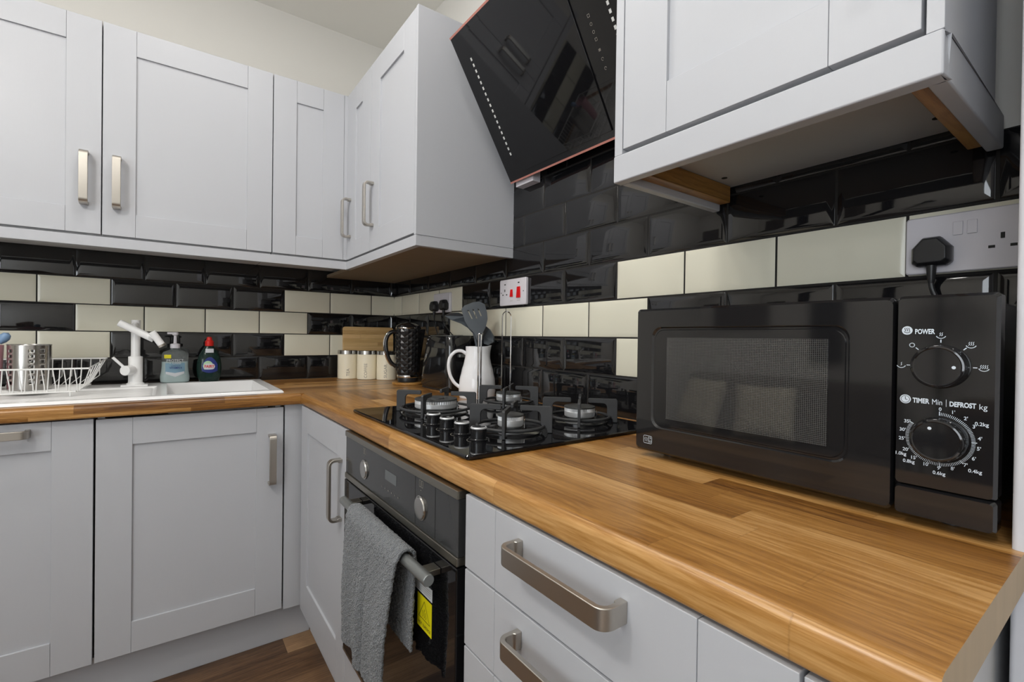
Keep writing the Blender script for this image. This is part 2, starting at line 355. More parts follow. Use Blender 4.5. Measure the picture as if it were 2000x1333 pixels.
mb = MB(); mb.box(-3.5, 0.15, -4.2, 0.15, CEIL, CEIL+0.1); struct(mb, 'ceiling', CEILP)
mb = MB(); mb.box(-3.5, 0.15, -4.2, 0.15, FZ-0.1, FZ); struct(mb, 'floor', WALN)

# bevelled tiles
def tiles(wall, side):
    mb = MB(); gap = 0.0018; bw = 0.013
    def pt(u, d, z): return (-u, -d, z) if side == 'S' else (-d, -u, z)
    base = S0+6*PX if side == 'S' else None
    zb = [W+0.001]+[Z1+k*PZ for k in range(0, 10)]
    for r in range(0, 9):
        z0, z1 = zb[r], zb[r+1]
        umax = 1.95 if side == 'S' else (2.287 if r < 5 else 2.222)
        half = 0.5 if r % 2 == 0 else 0.0
        edges = []
        off = S0 if side == 'S' else H0
        for k in range(-1, 14): edges.append(off+(k+half)*PX)
        edges = [0.001]+[e for e in edges if 0.02 < e < umax-0.02]+[umax]
        for i in range(len(edges)-1):
            u0, u1 = edges[i]+gap, edges[i+1]-gap; um = (u0+u1)/2
            if side == 'S':
                if r > 5: continue
                c = 6-(um-off)/PX       # column coordinate, 0..6 from left
                cream = (r in (1, 3) and (c < 1 or c > 4)) or (r == 2 and 0.5 < c < 4.5)
            else:
                c = (um-off)/PX
                cream = (r == 3 and (c < 3 or c > 7)) or (r == 2 and 2.5 < c < 7.5) or (r == 1 and c > 7)
                if r > 4 and (um < 1.0): continue
            za, zc = z0+gap, z1-gap; mi = 2 if cream else 1
            b0 = bw if u1-u0 > 3*bw else (u1-u0)*0.3
            full = [(u0, za), (u1, za), (u1, zc), (u0, zc)]; inn = [(u0+b0, za+bw), (u1-b0, za+bw), (u1-b0, zc-bw), (u0+b0, zc-bw)]
            if side == 'H' and u0 < 0.005: inn[0] = (u0, za+bw); inn[3] = (u0, zc-bw)
            if side == 'S' and u0 < 0.005: inn[0] = (u0, za+bw); inn[3] = (u0, zc-bw)
            L = [[pt(u, -0.006, z) for u, z in full], [pt(u, 0.0, z) for u, z in full], [pt(u, 0.0032, z) for u, z in inn]]
            mb.loops(L, mi, True, True)
    # grout backing
    if side == 'S': mb.box(-1.95, 0.0, 0.0004, 0.0118, W+0.001, zb[6], 0)
    else:
        mb.box(0.0004, 0.0118, -2.287, -0.0, W+0.001, zb[5], 0); mb.box(0.0004, 0.0118, -2.222, -1.0, zb[5], zb[9], 0)
    o = mb.build('tiled_backsplash', [GROUT, TBLK, TCRM], parent=wall, bevel=0.0007, seg=1, smooth=15)
    return o
tiles(wall_back, 'S'); tiles(wall_right, 'H')

# ceiling downlights
for i, (x, y, e) in enumerate(LIGHTS):
    t = thing('downlight', ['recessed ceiling downlight straight in front of the extractor hood', 'recessed ceiling downlight nearest the wall corner', 'recessed ceiling downlight above the drawers end', 'recessed ceiling downlight towards the sink side of the room', 'recessed ceiling downlight farthest from the hob'][i], 'light', (x, y, CEIL), 'recessed ceiling downlights')
    mb = MB(); mb.lathe([(0.055, 0), (0.055, -0.006), (0.044, -0.008), (0.040, 0.0)], (x, y, CEIL), n=32); mb.build('rim', CHROME, root=t)
    mb = MB(); mb.lathe([(0.0, -0.001), (0.040, -0.001)], (x, y, CEIL), n=32); mb.build('diffuser', LEDM, root=t)

# hanging globe, added out of view to brighten the ceiling and upper walls
GX, GY, GZ = -1.80, -1.75, 2.32
t = thing('added_fill_globe', 'frosted hanging globe added out of view to brighten the ceiling', 'light', (GX, GY, CEIL))
mb = MB(); mb.lathe([(0.05, 0), (0.05, -0.02), (0.008, -0.025), (0.005, -0.14), (0.03, -0.145), (0.035, -0.17), (0.0, -0.171)], (GX, GY, CEIL), n=28); mb.build('ceiling_rose', CHROME, root=t)
mb = MB(); mb.lathe([(0.12*math.sin(PI*i/20), -0.12*math.cos(PI*i/20)) for i in range(21)], (GX, GY, GZ), n=36); mb.build('globe', GLOBE, root=t)
# ------------------------------------------------------------------ upper cabinets
ZU0, ZU1 = 1.434, 2.112
def carcass(mb, x0, x1, y0, y1, z0, z1, openface, mi=0, top=True, t=0.016):
    """open box; openface '-y' or '-x'"""
    mb.box(x0, x1, y0, y1, z0, z0+t, mi)
    if top: mb.box(x0, x1, y0, y1, z1-t, z1, mi)
    if openface == '-y':
        mb.box(x0, x0+t, y0, y1, z0+t, z1-(t if top else 0), mi); mb.box(x1-t, x1, y0, y1, z0+t, z1-(t if top else 0), mi); mb.box(x0+t, x1-t, y1-0.006, y1, z0+t, z1-(t if top else 0), mi)
    else:
        mb.box(x0, x1, y0, y0+t, z0+t, z1-(t if top else 0), mi); mb.box(x0, x1, y1-t, y1, z0+t, z1-(t if top else 0), mi); mb.box(x1-0.006, x1, y0+t, y1-t, z0+t, z1-(t if top else 0), mi)

fs = FS(0, -DS, 0)
# double wall unit on the sink wall
t = thing('wall_cabinet', 'wide pale grey double-door wall cabinet above the sink', 'cabinet', (-1.133, -0.18, ZU0))
mb = MB(); carcass(mb, -1.622, -0.644, -DS+0.021, -0.004, 1.43, 2.11, '-y'); mb.build('carcass', CARC, root=t)
d = shaker(fs, -1.624, -1.1355, ZU0, ZU1, t, st=0.0835, rb=0.079); strap_handle(fs, 1.521, 1.687, -1.175, d, t)
d = shaker(fs, -1.1325, -0.6435, ZU0, ZU1, t, st=0.0835, rb=0.075); strap_handle(fs, 1.519, 1.687, -1.096, d, t)
# corner wall unit
fh = FH(-DH, 0, 0)
t = thing('wall_cabinet', 'pale grey L-shaped corner wall cabinet with two narrow doors', 'cabinet', (-0.30, -0.30, ZU0))
mb = MB(); mb.box(-0.6405, -0.004, -DS+0.021, -0.004, 1.43, 2.11); mb.box(-DH+0.021, -0.004, -0.653, -DS+0.021, 1.43, 2.11); mb.build('carcass', CARC, root=t)
shaker(fs, -0.6405, -0.3775, ZU0, ZU1, t, st=0.0815, rb=0.074, rt_=0.085)
mb = MB(); mb.box(-0.3765, -DH, -DS, -DS+0.018, ZU0, ZU1); mb.box(-DH, -DH+0.018, -0.3885, -DS+0.0, ZU0, ZU1); mb.build('corner_post', CAB, root=t, bevel=0.0008, seg=1)
d = shaker(fh, 0.3895, 0.6525, ZU0, ZU1, t, st=0.0925, rb=0.068, rt_=0.09); strap_handle(fh, 1.518, 1.677, 0.423, d, t)
mb = MB(); mb.box(-DH+0.021, -0.003, -1.036, -0.004, 1.398, 1.412); mb.build('underside_panel', BEDGE, root=t)
# single unit beside the hood
t = thing('wall_cabinet', 'pale grey single-door wall cabinet with broad side panel beside the extractor hood', 'cabinet', (-0.18, -0.85, ZU0))
mb = MB(); carcass(mb, -DH+0.021, -0.004, -1.038, -0.656, 1.43, 2.11, '-x'); mb.build('carcass', CARC, root=t)
d = shaker(fh, 0.6555, 1.0405, ZU0, ZU1, t, st=0.090, rb=0.07, rt_=0.085); strap_handle(fh, 1.517, 1.677, 0.684, d, t)
mb = MB(); mb.box(-DH, -0.002, -1.0565, -1.042, 1.4275, 2.114); mb.build('side_panel', CAB, root=t, bevel=0.0006, seg=1)
# pelmet running round the corner
mb = MB(); ZP0, ZP1 = 1.3945, 1.4268
mb.box(-1.70, -DH+0.018, -DS, -DS+0.018, ZP0, ZP1); mb.box(-DH, -DH+0.018, -1.0565, -DS+0.018, ZP0, ZP1); mb.box(-DH+0.018, -0.002, -1.0565, -1.0385, ZP0, ZP1)
solo(mb, 'pelmet', CAB, 'pale grey light pelmet running under the corner wall cabinets', 'pelmet', (-0.36, -0.38, ZP0), bevel=0.001)
# right wall unit
DR = 0.3213; fr_ = FH(-DR, 0, 0)
t = thing('wall_cabinet', 'pale grey wall cabinet over the microwave with open recess beneath', 'cabinet', (-0.16, -2.02, 1.443))
mb = MB(); mb.box(-DR+0.021, -0.004, -2.2215, -1.8145, 1.4445, 2.11); mb.build('carcass', CARC, root=t)
d = shaker(fr_, 1.8150, 2.2195, 1.4530, 2.108, t, st=0.0875, rb=0.081)
strap_handle(fr_, 1.533, 1.70, 2.178, d, t)
mb = MB(); mb.box(-DR-0.001, -0.003, -1.8140, -1.7965, 1.4445, 2.114); mb.build('side_panel', CAB, root=t, bevel=0.0008, seg=1)
mb = MB(); mb.box(-DR-0.001, -0.075, -2.2385, -2.2235, 1.4445, 2.114); mb.build('side_panel', CAB, root=t, bevel=0.0008, seg=1)
for hx, hy in ((-0.069, -1.857), (-0.072, -2.179)):
    mb = MB(); mb.lathe([(0.0, -0.0006), (0.0055, -0.0006), (0.0055, 0.002)], (hx, hy, 1.4445), n=16); mb.build('screw_cap', BLK, root=t)
mb = MB(); mb.box(-DR-0.003, -DR+0.017, -2.2385, -1.7965, 1.3970, 1.4440); mb.box(-DR+0.017, -0.010, -1.8145, -1.7985, 1.3970, 1.4440); mb.box(-DR+0.017, -0.012, -2.2385, -2.2205, 1.3970, 1.4440)
solo(mb, 'pelmet', CAB, 'white light pelmet with chipped corner under the cabinet over the microwave', 'pelmet', (-0.2, -2.02, 1.397), bevel=0.0025, seg=3)
mb = MB(); mb.box(-0.275, -0.012, -1.838, -1.815, 1.410, 1.4440); solo(mb, 'batten', BATT, 'wooden batten inside the pelmet recess, hood end', 'batten', (-0.15, -1.826, 1.41), bevel=0.0015)
mb = MB(); mb.box(-0.300, -0.030, -2.2200, -2.204, 1.4010, 1.4440); solo(mb, 'batten', BATT, 'wooden batten inside the pelmet recess, right-hand end', 'batten', (-0.15, -2.21, 1.401), bevel=0.0015)

# ------------------------------------------------------------------ extractor hood
HB, HT = V(-0.047, 0, 1.629), V(-0.282, 0, 2.019); hs = (HT-HB); HL = hs.length; hs.normalize()
hn = V(-hs.z, 0, hs.x)                       # outward normal (-x, -z)
hn = V(-abs(hs.z), 0, -abs(hs.x)).normalized()
FG = (HB.copy(), -Y_, hs, hn)                # u=-y, v=up the glass
t = thing('extractor_hood', 'angled black glass extractor hood with copper edge strips above the hob', 'extractor hood', (-0.05, -1.4, 1.6))
mb = MB(); fbox(mb, FG, 1.1015, 1.7000, 0.0055, HL-0.0055, -0.006, 0.0); mb.build('glass_visor', BGLASS, root=t, bevel=0.0006)
mb = MB(); fbox(mb, FG, 1.185, 1.552, 0.022, HL-0.02, 0.0004, 0.0040); mb.build('glass_flap', BGLASS, root=t, bevel=0.001)
mb = MB(); fbox(mb, FG, 1.1005, 1.7010, 0.0, 0.0055, -0.007, 0.0008); mb.build('copper_edge_strip', COPPER, root=t)
mb = MB(); fbox(mb, FG, 1.1005, 1.7010, HL-0.0055, HL, -0.007, 0.0008); mb.build('copper_edge_strip', COPPER, root=t)
mb = MB()
for u in (1.1560,):
    n = 18
    for i in range(n): s = 0.084+i*(0.370-0.084)/(n-1); fbox(mb, FG, u-0.0032, u+0.0032, s-0.0042, s+0.0042, 0.0001, 0.0006)
mb.build('slot_marks_left', DOT, root=t)
mb = MB()
for i in range(18): s = 0.084+i*(0.370-0.084)/17; fbox(mb, FG, 1.6475-0.0032, 1.6475+0.0032, s-0.0042, s+0.0042, 0.0001, 0.0006)
mb.build('slot_marks_right', DOT, root=t)
mb = MB()
for k, s in enumerate((0.2715, 0.2535, 0.2366, 0.2205, 0.197, 0.1769, 0.156)):
    u0 = 1.5900; FGx = FG
    if k in (0, 3): stroke(mb, [(u0-0.003, s-0.003), (u0+0.003, s-0.003), (u0+0.003, s+0.003), (u0-0.003, s+0.003)], FGx, 0.0008, 0.0006, closed=True)
    elif k == 4: [stroke(mb, [(u0-0.003, s+q), (u0+0.003, s+q)], FGx, 0.0012, 0.0006) for q in (-0.002, 0, 0.002)]
    else: stroke(mb, arc(u0, s, 0.0032, 0, 2*PI*(1 if k in (1, 2) else 0.8), 12), FGx, 0.0008, 0.0006)
mb.build('touch_control_symbols', PRINTG, root=t)
mb = MB()
prof = [(-0.003, 1.70), (-0.003, 2.02), (-0.268, 2.02), (-0.075, 1.70)]
mb.prism([(p[0], p[1]) for p in prof], (V(0, 0, 0), X_, Z_, -Y_), 1.13, 1.67)
mb.build('body', BMATT, root=t, bevel=0.003)
mb = MB(); mb.box(-0.16, -0.004, -1.52, -1.28, 2.02, CEIL-0.002); mb.build('chimney', BMATT, root=t, bevel=0.002)
mb = MB(); mb.box(-0.034, -0.004, -1.20, -1.11, 1.618, 1.70); mb.build('mounting_bracket', WHITEP, root=t, bevel=0.001)

# ------------------------------------------------------------------ worktops
def wt_profile(D):
    R, r = 0.014, 0.006; pts = [(0.0, WB), (D-r, WB)]
    pts += [(D-r+r*math.sin(a), WB+r-r*math.cos(a)) for a in (PI/8, PI/4, 3*PI/8, PI/2)]
    pts += [(D-R+R*math.cos(a), W-R+R*math.sin(a)) for a in [PI/2*i/8 for i in range(9)]]
    return pts+[(0.0, W)]
WS, WH = 0.5984, 0.5811
# sink run : front strip + pieces around the sink cut-out
def extr(mb, prof, fr, h0, h1, mi=0): mb.prism(prof, fr, h0, h1, mi)
mb = MB(); fsy = (V(0, 0, 0), -Y_, Z_, X_)
front = [p for p in wt_profile(WS)]; front = [(0.525, WB)]+front[1:-1]+[(0.525, W)]
extr(mb, front, fsy, -1.75, -0.5811); mb.box(-0.5811, -0.0015, -WS, -0.525, WB, W)
mb.box(-1.75, -0.0015, -0.075, -0.0015, WB, W); mb.box(-0.655, -0.0015, -0.525, -0.075, WB, W); mb.box(-1.75, -1.66, -0.525, -0.075, WB, W)
solo(mb, 'worktop', OAKX, 'oak block worktop run along the sink wall', 'worktop', (-0.9, -0.3, WB), smooth=50)
mb = MB(); fhx = (V(0, 0, 0), -X_, Z_, -Y_)
extr(mb, [(0.0015, WB)]+wt_profile(WH)[1:-1]+[(0.0015, W)], fhx, WS+0.0003, 2.2965)
o = solo(mb, 'worktop', [OAKY, OAKEND], 'oak block worktop run carrying the hob and microwave', 'worktop', (-0.29, -1.45, WB), smooth=50)
for p in o.data.polygons:
    if p.normal.y < -0.9: p.material_index = 1

# ------------------------------------------------------------------ base cabinets
ZD0, ZD1 = 0.168, 0.872; fs = FS(0, -0.58, 0); fh = FH(-0.58, 0, 0)
t = thing('base_cabinet', 'pale grey base unit at the far left with horizontal handle, under the dish rack', 'cabinet', (-1.42, -0.3, 0.17))
mb = MB(); carcass(mb, -1.72, -1.133, -0.560, -0.02, 0.165, WB-0.001, '-y', top=False); mb.build('carcass', CARC, root=t)
d = shaker(fs, -1.722, -1.1305, ZD0, ZD1+0.001, t, st=0.087, rt_=0.080, rb=0.092)
strap_handle(fs, -1.425, -1.2580, 0.8465, d, t, vertical=False)
t = thing('base_cabinet', 'pale grey base unit below the sink bowl with vertical handle at right', 'cabinet', (-0.88, -0.3, 0.17))
mb = MB(); carcass(mb, -1.123, -0.64, -0.560, -0.02, 0.165, WB-0.001, '-y', top=False); mb.build('carcass', CARC, root=t)
d = shaker(fs, -1.1255, -0.6335, ZD0, ZD1-0.002, t, st=0.0825, rt_=0.080, rb=0.092)
strap_handle(fs, 0.609, 0.781, -0.6700, d, t)
t = thing('base_cabinet', 'pale grey corner base unit with door left of the oven', 'cabinet', (-0.5, -0.86, 0.17))
mb = MB(); mb.box(-0.6285, -0.564, -0.578, -0.560, 0.160, WB-0.001); mb.build('corner_filler', CAB, root=t, bevel=0.0006, seg=1)
mb = MB(); mb.box(-0.562, -0.020, -1.118, -0.611, 0.165, 0.181)
mb.box(-0.560, -0.02, -1.118, -1.102, 0.181, WB-0.001); mb.box(-0.036, -0.02, -1.102, -0.611, 0.181, WB-0.001)
mb.build('carcass', CARC, root=t, bevel=0.0006, seg=1)
d = shaker(fh, 0.609, 1.1195, 0.165, 0.874, t, st=0.083, rt_=0.083, rb=0.112)
strap_handle(fh, 0.622, 0.790, 1.075, d, t)
# housing under / around the oven
t = thing('oven_housing', 'pale grey oven housing unit with plain panel beneath the oven', 'cabinet', (-0.3, -1.43, 0.17))
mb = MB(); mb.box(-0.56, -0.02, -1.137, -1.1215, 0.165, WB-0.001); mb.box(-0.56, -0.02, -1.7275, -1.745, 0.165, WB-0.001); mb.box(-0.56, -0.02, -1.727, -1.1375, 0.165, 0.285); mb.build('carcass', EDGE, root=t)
mb = MB(); mb.box(-0.58, -0.561, -1.7275, -1.1225, 0.165, 0.309); mb.build('lower_panel', CAB, root=t, bevel=0.0008, seg=1)
# drawer unit
t = thing('drawer_unit', 'pale grey drawer unit between the oven and the worktop end', 'cabinet', (-0.3, -1.98, 0.17))
mb = MB(); mb.box(-0.558, -0.02, -2.218, -1.747, 0.165, 0.86); mb.build('carcass', CARC, root=t)
for k, (z0, z1) in enumerate(((0.7595, 0.874), (0.638, 0.7565), (0.17, 0.635))):
    mb = MB(); g = 0.0004
    for u0, u1 in ((1.7310, 1.8140), (1.8140+g, 2.1340-g), (2.1340, 2.2180)): fbox(mb, fh, u0, u1, z0, z1, -0.019, 0)
    d = mb.build('drawer', CAB, root=t, bevel=0.0010, seg=1)
    if k < 2: strap_handle(fh, 1.8700, 2.0560, (0.842, 0.721)[k], d, t, vertical=False, w_=0.0235, proj=0.036)
    else: strap_handle(fh, 1.8700, 2.0560, 0.42, d, t, vertical=False, w_=0.0235, proj=0.036)
mb = MB(); fbox(mb, fh, 2.2210, 2.2760, 0.17, 0.874, -0.019, 0); mb.build('end_filler', CAB, root=t, bevel=0.0008, seg=1)
mb = MB(); mb.box(-0.56, -0.02, -2.276, -2.258, FZ, WB-0.001); solo(mb, 'end_panel', CARC, 'grey end panel closing the base units below the sawn worktop end', 'panel', (-0.3, -2.267, FZ), bevel=0.001)
mb = MB(); mb.box(-1.75, -0.53, -0.530, -0.515, FZ, 0.160); solo(mb, 'plinth', CAB, 'grey plinth board below the sink base units', 'plinth', (-1.1, -0.52, FZ), bevel=0.001)
mb = MB(); mb.box(-0.528, -0.512, -2.255, -0.532, FZ, 0.160); solo(mb, 'plinth', CAB, 'grey plinth board below the oven and drawer unit', 'plinth', (-0.52, -1.4, FZ), bevel=0.001)

# ------------------------------------------------------------------ oven
OX = -0.585; fo = FH(OX, 0, 0)
t = thing('built_in_oven', 'black built-in oven under the hob with steel trims and bar handle', 'oven', (-0.33, -1.43, 0.31))
mb = MB(); mb.box(-0.562, -0.06, -1.715, -1.150, 0.314, 0.868); mb.build('body', BMATT, root=t)
mb = MB(); fbox(mb, fo, 1.1330, 1.5545, 0.7685, 0.8620, -0.018, 0); fbox(mb, fo, 1.5560, 1.6360, 0.7685, 0.8620, -0.018, 0); fbox(mb, fo, 1.6375, 1.7180, 0.7685, 0.8620, -0.018, 0)
cp = mb.build('control_panel', OGLASS, root=t, bevel=0.0006, seg=1)
mb = MB(); fbox(mb, fo, 1.1330, 1.7185, 0.8620, 0.8760, -0.020, 0.003); mb.build('top_trim', DSTEEL, root=t, bevel=0.001)
mb = MB(); fbox(mb, fo, 1.1330, 1.7185, 0.7545, 0.7685, -0.020, 0.003); mb.build('lower_trim', DSTEEL, root=t, bevel=0.001)
for ky, kz in ((1.2740, 0.807), (1.5800, 0.808)):
    mb = MB(); mb.lathe([(0.0225, 0), (0.0225, 0.002), (0.0205, 0.0026), (0.0195, 0.0046), (0.0165, 0.0052), (0.0, 0.0046)], (OX, -ky, kz), (-1, 0, 0), 36); mb.build('knob', STEEL, root=t, parent=cp)
mb = MB(); fbox(mb, fo, 1.405, 1.465, 0.817, 0.838, 0.0001, 0.0006); mb.build('display', DISPL, root=t, parent=cp)
mb = MB()
for k in range(6): disc(mb, fo, 1.388+k*0.0175, 0.797, 0.0016, 0.0005, 8)
fo2 = (fo[0]+fo[1]*0+V(0, 0, 0), fo[1], fo[2], fo[3])
for cu, cz in ((1.2735, 0.850), (1.5800, 0.852)):
    stroke(mb, [(cu-0.007, cz-0.006), (cu-0.001, cz-0.006), (cu-0.001, cz+0.006), (cu-0.007, cz+0.006)], fo, 0.0008, closed=True)
    stroke(mb, [(cu+0.002, cz-0.006), (cu+0.008, cz-0.006), (cu+0.008, cz+0.006), (cu+0.002, cz+0.006)], fo, 0.0008, closed=True)
    stroke(mb, [(cu-0.002, cz-0.012), (cu+0.002, cz-0.012)], fo, 0.001)
mb.build('panel_symbols', PRINTG, root=t, parent=cp)
mb = MB(); fbox(mb, fo, 1.1340, 1.7190, 0.318, 0.7520, -0.022, 0.004); od = mb.build('oven_door', BGLASS, root=t, bevel=0.002)
mb = MB(); fbox(mb, fo, 1.1340, 1.7190, 0.3095, 0.3175, -0.022, 0.004); mb.build('door_bottom_trim', DSTEEL, root=t, parent=od)
HZ = 0.729; HX = -0.620
mb = MB(); mb.lathe([(0.0, 0), (0.0090, 0), (0.0098, 0.001), (0.0098, 0.455), (0.0090, 0.456), (0.0, 0.456)], (HX, -1.2300, HZ), (0, -1, 0), 28); hb = mb.build('handle', GREYM, root=t, parent=od)
for hy in (-1.262, -1.655):
    mb = MB(); mb.box(HX+0.006, OX-0.0045, hy-0.013, hy+0.013, HZ-0.0050, HZ+0.0050)
    mb.build('handle_mount', DSTEEL, root=t, parent=od, bevel=0.001)
fo3 = FH(OX-0.0042, 0, 0)
mb = MB(); stf = [(1.540, 0.678), (1.638, 0.683), (1.638, 0.661), (1.540, 0.661)]
mb.prism(stf, fo3, 0.0, 0.0003, 0)
for r in range(4): stroke(mb, [(1.548, 0.6755-r*0.0035), (1.632, 0.6775-r*0.0038)], fo3, 0.0009, 0.0005, 1)
mb.build('white_notice_sticker', [WLAB, PRINTG], root=t, parent=od)
mb = MB(); mb.prism([(1.5800, 0.598), (1.637, 0.598), (1.637, 0.657), (1.5800, 0.657)], fo3, 0.0, 0.0003, 0)
stroke(mb, [(1.587, 0.617), (1.630, 0.617), (1.6085, 0.650)], fo3, 0.0012, 0.0005, 1, True)
for q in (-0.006, 0, 0.006): stroke(mb, [(1.6085+q+0.0012*math.sin(i*1.1), 0.621+i*0.0022) for i in range(8 if q == 0 else 6)], fo3, 0.0012, 0.0005, 1)
put_text(mb, 'HOT SURFACE', 0.0075, fo3, 1.6085, 0.606, 0.0005, bold=0.0001, mi=1)
mb.build('yellow_warning_sticker', [YEL, BLK], root=t, parent=od, label='yellow hot surface warning sticker')

# towel over the oven handle
mb = MB(); ny, ns = 60, 120; yl, yr = -1.318, -1.600
def tow(i, j):
    u = i/ny; y = yl+(yr-yl)*u
    Lf, Lb = 0.268, 0.172+0.0*u; R = 0.0140; arcL = PI*R; tot = Lf+arcL+Lb; s = tot*j/ns
    fold = 0.006*math.sin(u*9+0.5)+0.004*math.sin(u*21+1)
    if s < Lf: dz = (Lf-s); k = min(1, dz/0.15); x = HX-R-0.002-abs(fold)*k*1.3-0.012*k*u; z = HZ-dz
    elif s < Lf+arcL: a = (s-Lf)/R; x = HX-R*math.cos(a); z = HZ+R*math.sin(a)
    else: dz = s-Lf-arcL; k = min(1, dz/0.1); x = HX+R-0.0035*k; z = HZ-dz
    yy = y
    if s < Lf:
        k = (Lf-s)/Lf; yy = y-0.012*k*(1-u)+0.034*k**0.7*min(1, u/0.6)**2
    elif s > Lf+arcL:
        k = (s-Lf-arcL)/Lb; yy = y+0.006*k
    x += 0.0012*math.sin(yy*310+z*90)*math.sin(z*270)
    return (x, yy, z)
vs = [tow(i, j) for i in range(ny+1) for j in range(ns+1)]
fsx = [(i*(ns+1)+j, (i+1)*(ns+1)+j, (i+1)*(ns+1)+j+1, i*(ns+1)+j+1) for i in range(ny) for j in range(ns)]
mb.add(vs, fsx)
o = solo(mb, 'towel', TOWEL, 'grey terry towel draped over the oven door handle', 'towel', (HX, -1.48, 0.46), smooth=180)
md = o.modifiers.new('solid', 'SOLIDIFY'); md.thickness = 0.006; md.offset = 1
md = o.modifiers.new('sub', 'SUBSURF'); md.levels = 1; md.render_levels = 1
tx = bpy.data.textures.new('terry', 'CLOUDS'); tx.noise_scale = 0.005; tx.noise_depth = 1
md = o.modifiers.new('pile', 'DISPLACE'); md.texture = tx; md.strength = 0.0035; md.mid_level = 0.5

# ------------------------------------------------------------------ hob
t = thing('gas_hob', 'black glass gas hob with four burners and four front knobs', 'hob', (-0.305, -1.4, W))
G0, G1 = W+0.0005, W+0.0085
mb = MB(); L = []
for inset, z in ((0.002, G0), (0.0, G0+0.002), (0.0, G1-0.002), (0.002, G1)):
    L.append([V(x, y, z) for x, y in rrect(-0.560+inset, -0.052-inset, -1.702+inset, -1.100-inset, 0.010)])
mb.loops(L); mb.build('glass_plate', BGLASS, root=t)
burn = [('wok', -0.395, -1.262, 0.054, 0.107), ('back', -0.150, -1.245, 0.036, 0.088), ('front', -0.378, -1.570, 0.027, 0.088), ('right', -0.168, -1.560, 0.036, 0.088)]
for nm, bx, by, br, R in burn:
    tall = 0.034
    mb = MB(); mb.lathe([(R-0.022, 0), (R-0.022, 0.003), (R-0.030, 0.006), (br+0.008, 0.005), (br+0.006, 0.010), (0.0, 0.010)], (bx, by, G1), n=40); bo = mb.build('burner_tray', ENAM, root=t)
    mb = MB(); n = 56; prof = [(br*0.80, 0.009), (br*0.88, 0.012), (br*0.97, 0.0135), (br, 0.016), (br, 0.0255), (br, 0.0260), (br, 0.0330)]
    L = []
    for r, z in prof+[(br-0.003, 0.0335)]:
        ring = []
        for i in range(n*2):
            rr = r-(0.0016 if (i % 2 and 0.0258 <= z <= 0.0331) else 0); a = 2*PI*i/(2*n); ring.append(V(bx+rr*math.cos(a), by+rr*math.sin(a), G1+z))
        L.append(ring)
    mb.loops(L, 0, False, True); mb.build('burner_crown', ALU, root=t, parent=bo, smooth=25)
    mb = MB(); pr = [(br-0.002, 0.0334), (br+0.0008, 0.0342), (br+0.0005, 0.0368), (br-0.003, 0.0378)]
    if nm == 'wok': pr += [(br*0.60, 0.0372), (br*0.58, 0.0350), (br*0.40, 0.0345), (br*0.38, 0.0385), (0, 0.0395)]
    else: pr += [(0, 0.0378)]
    mb.lathe(pr, (bx, by, G1), n=40); mb.build('burner_cap', CAPM, root=t, parent=bo)
    mb = MB(); mb.cyl((bx+br+0.004, by-0.006, G1+0.008), (bx+br+0.004, by-0.006, G1+0.030), 0.0016, 10); mb.build('igniter', CHROME, root=t, parent=bo)
    mb = MB(); mb.cyl((bx+br*0.7, by-br*0.86, G1+0.008), (bx+br*0.7, by-br*0.86, G1+0.028), 0.0013, 10); mb.build('flame_sensor', CHROME, root=t, parent=bo)
    # pan support
    mb = MB(); mb.tube([(bx+(R-0.018)*math.cos(a), by+(R-0.018)*math.sin(a), G1+0.0135) for a in [2*PI*i/48 for i in range(48)]], 0.0038, 8, closed=True)
    rin = 0.040 if nm == 'wok' else 0.020; T = 0.056
    for k in range(4):
        a = PI/4+k*PI/2; d = V(math.cos(a), math.sin(a), 0); c = V(-math.sin(a), math.cos(a), 0)
        pts = [(R, 0.0006), (R, T-0.004), (R-0.003, T)]+[(rin+0.002, T), (rin, T-0.002), (rin, T-0.0095), (rin+0.002, T-0.011)]
        q = 0.010; ex = R-0.024
        pts += [(ex-q+q*math.sin(b_), T-0.011-q+q*math.cos(b_)) for b_ in [PI/2*i/5 for i in range(6)]]
        pts += [(ex, 0.019), (ex+0.004, 0.010), (R-0.012, 0.009), (R-0.010, 0.0006)]
        mb.prism(pts, (V(bx, by, G1), d, Z_, c), -0.0032, 0.0032)
    mb.build('pan_support', CAST, root=t, bevel=0.0012)
for ky in (-1.416, -1.479, -1.542, -1.606):
    mb = MB(); mb.lathe([(0.0185, 0), (0.0190, 0.0025), (0.0160, 0.0032), (0.0155, 0.004)], (-0.479, ky, G1), n=32, cap1=True, mi=0)
    mb.lathe([(0.0148, 0.004), (0.0153, 0.020), (0.0153, 0.0225)], (-0.479, ky, G1), n=32, mi=0)
    mb.lathe([(0.0153, 0.0225), (0.0158, 0.0240), (0.0148, 0.0258), (0.0128, 0.0262)], (-0.479, ky, G1), n=32, mi=1)
    mb.lathe([(0.0128, 0.0262), (0.0, 0.0255)], (-0.479, ky, G1), n=32, mi=0)
    mb.build('control_knob', [ENAM, ALU], root=t)
mb = MB()
fz = (V(0, 0, G1), -Y_, X_, Z_)
for ky_ in (1.416, 1.479, 1.542, 1.606):
    mb = MB(); stroke(mb, arc(ky_, -0.4790, 0.0225, PI*1.15, PI*1.6, 10), fz, 0.0009, 0.0003); mb.build('dial_mark', PRINTG, root=t)

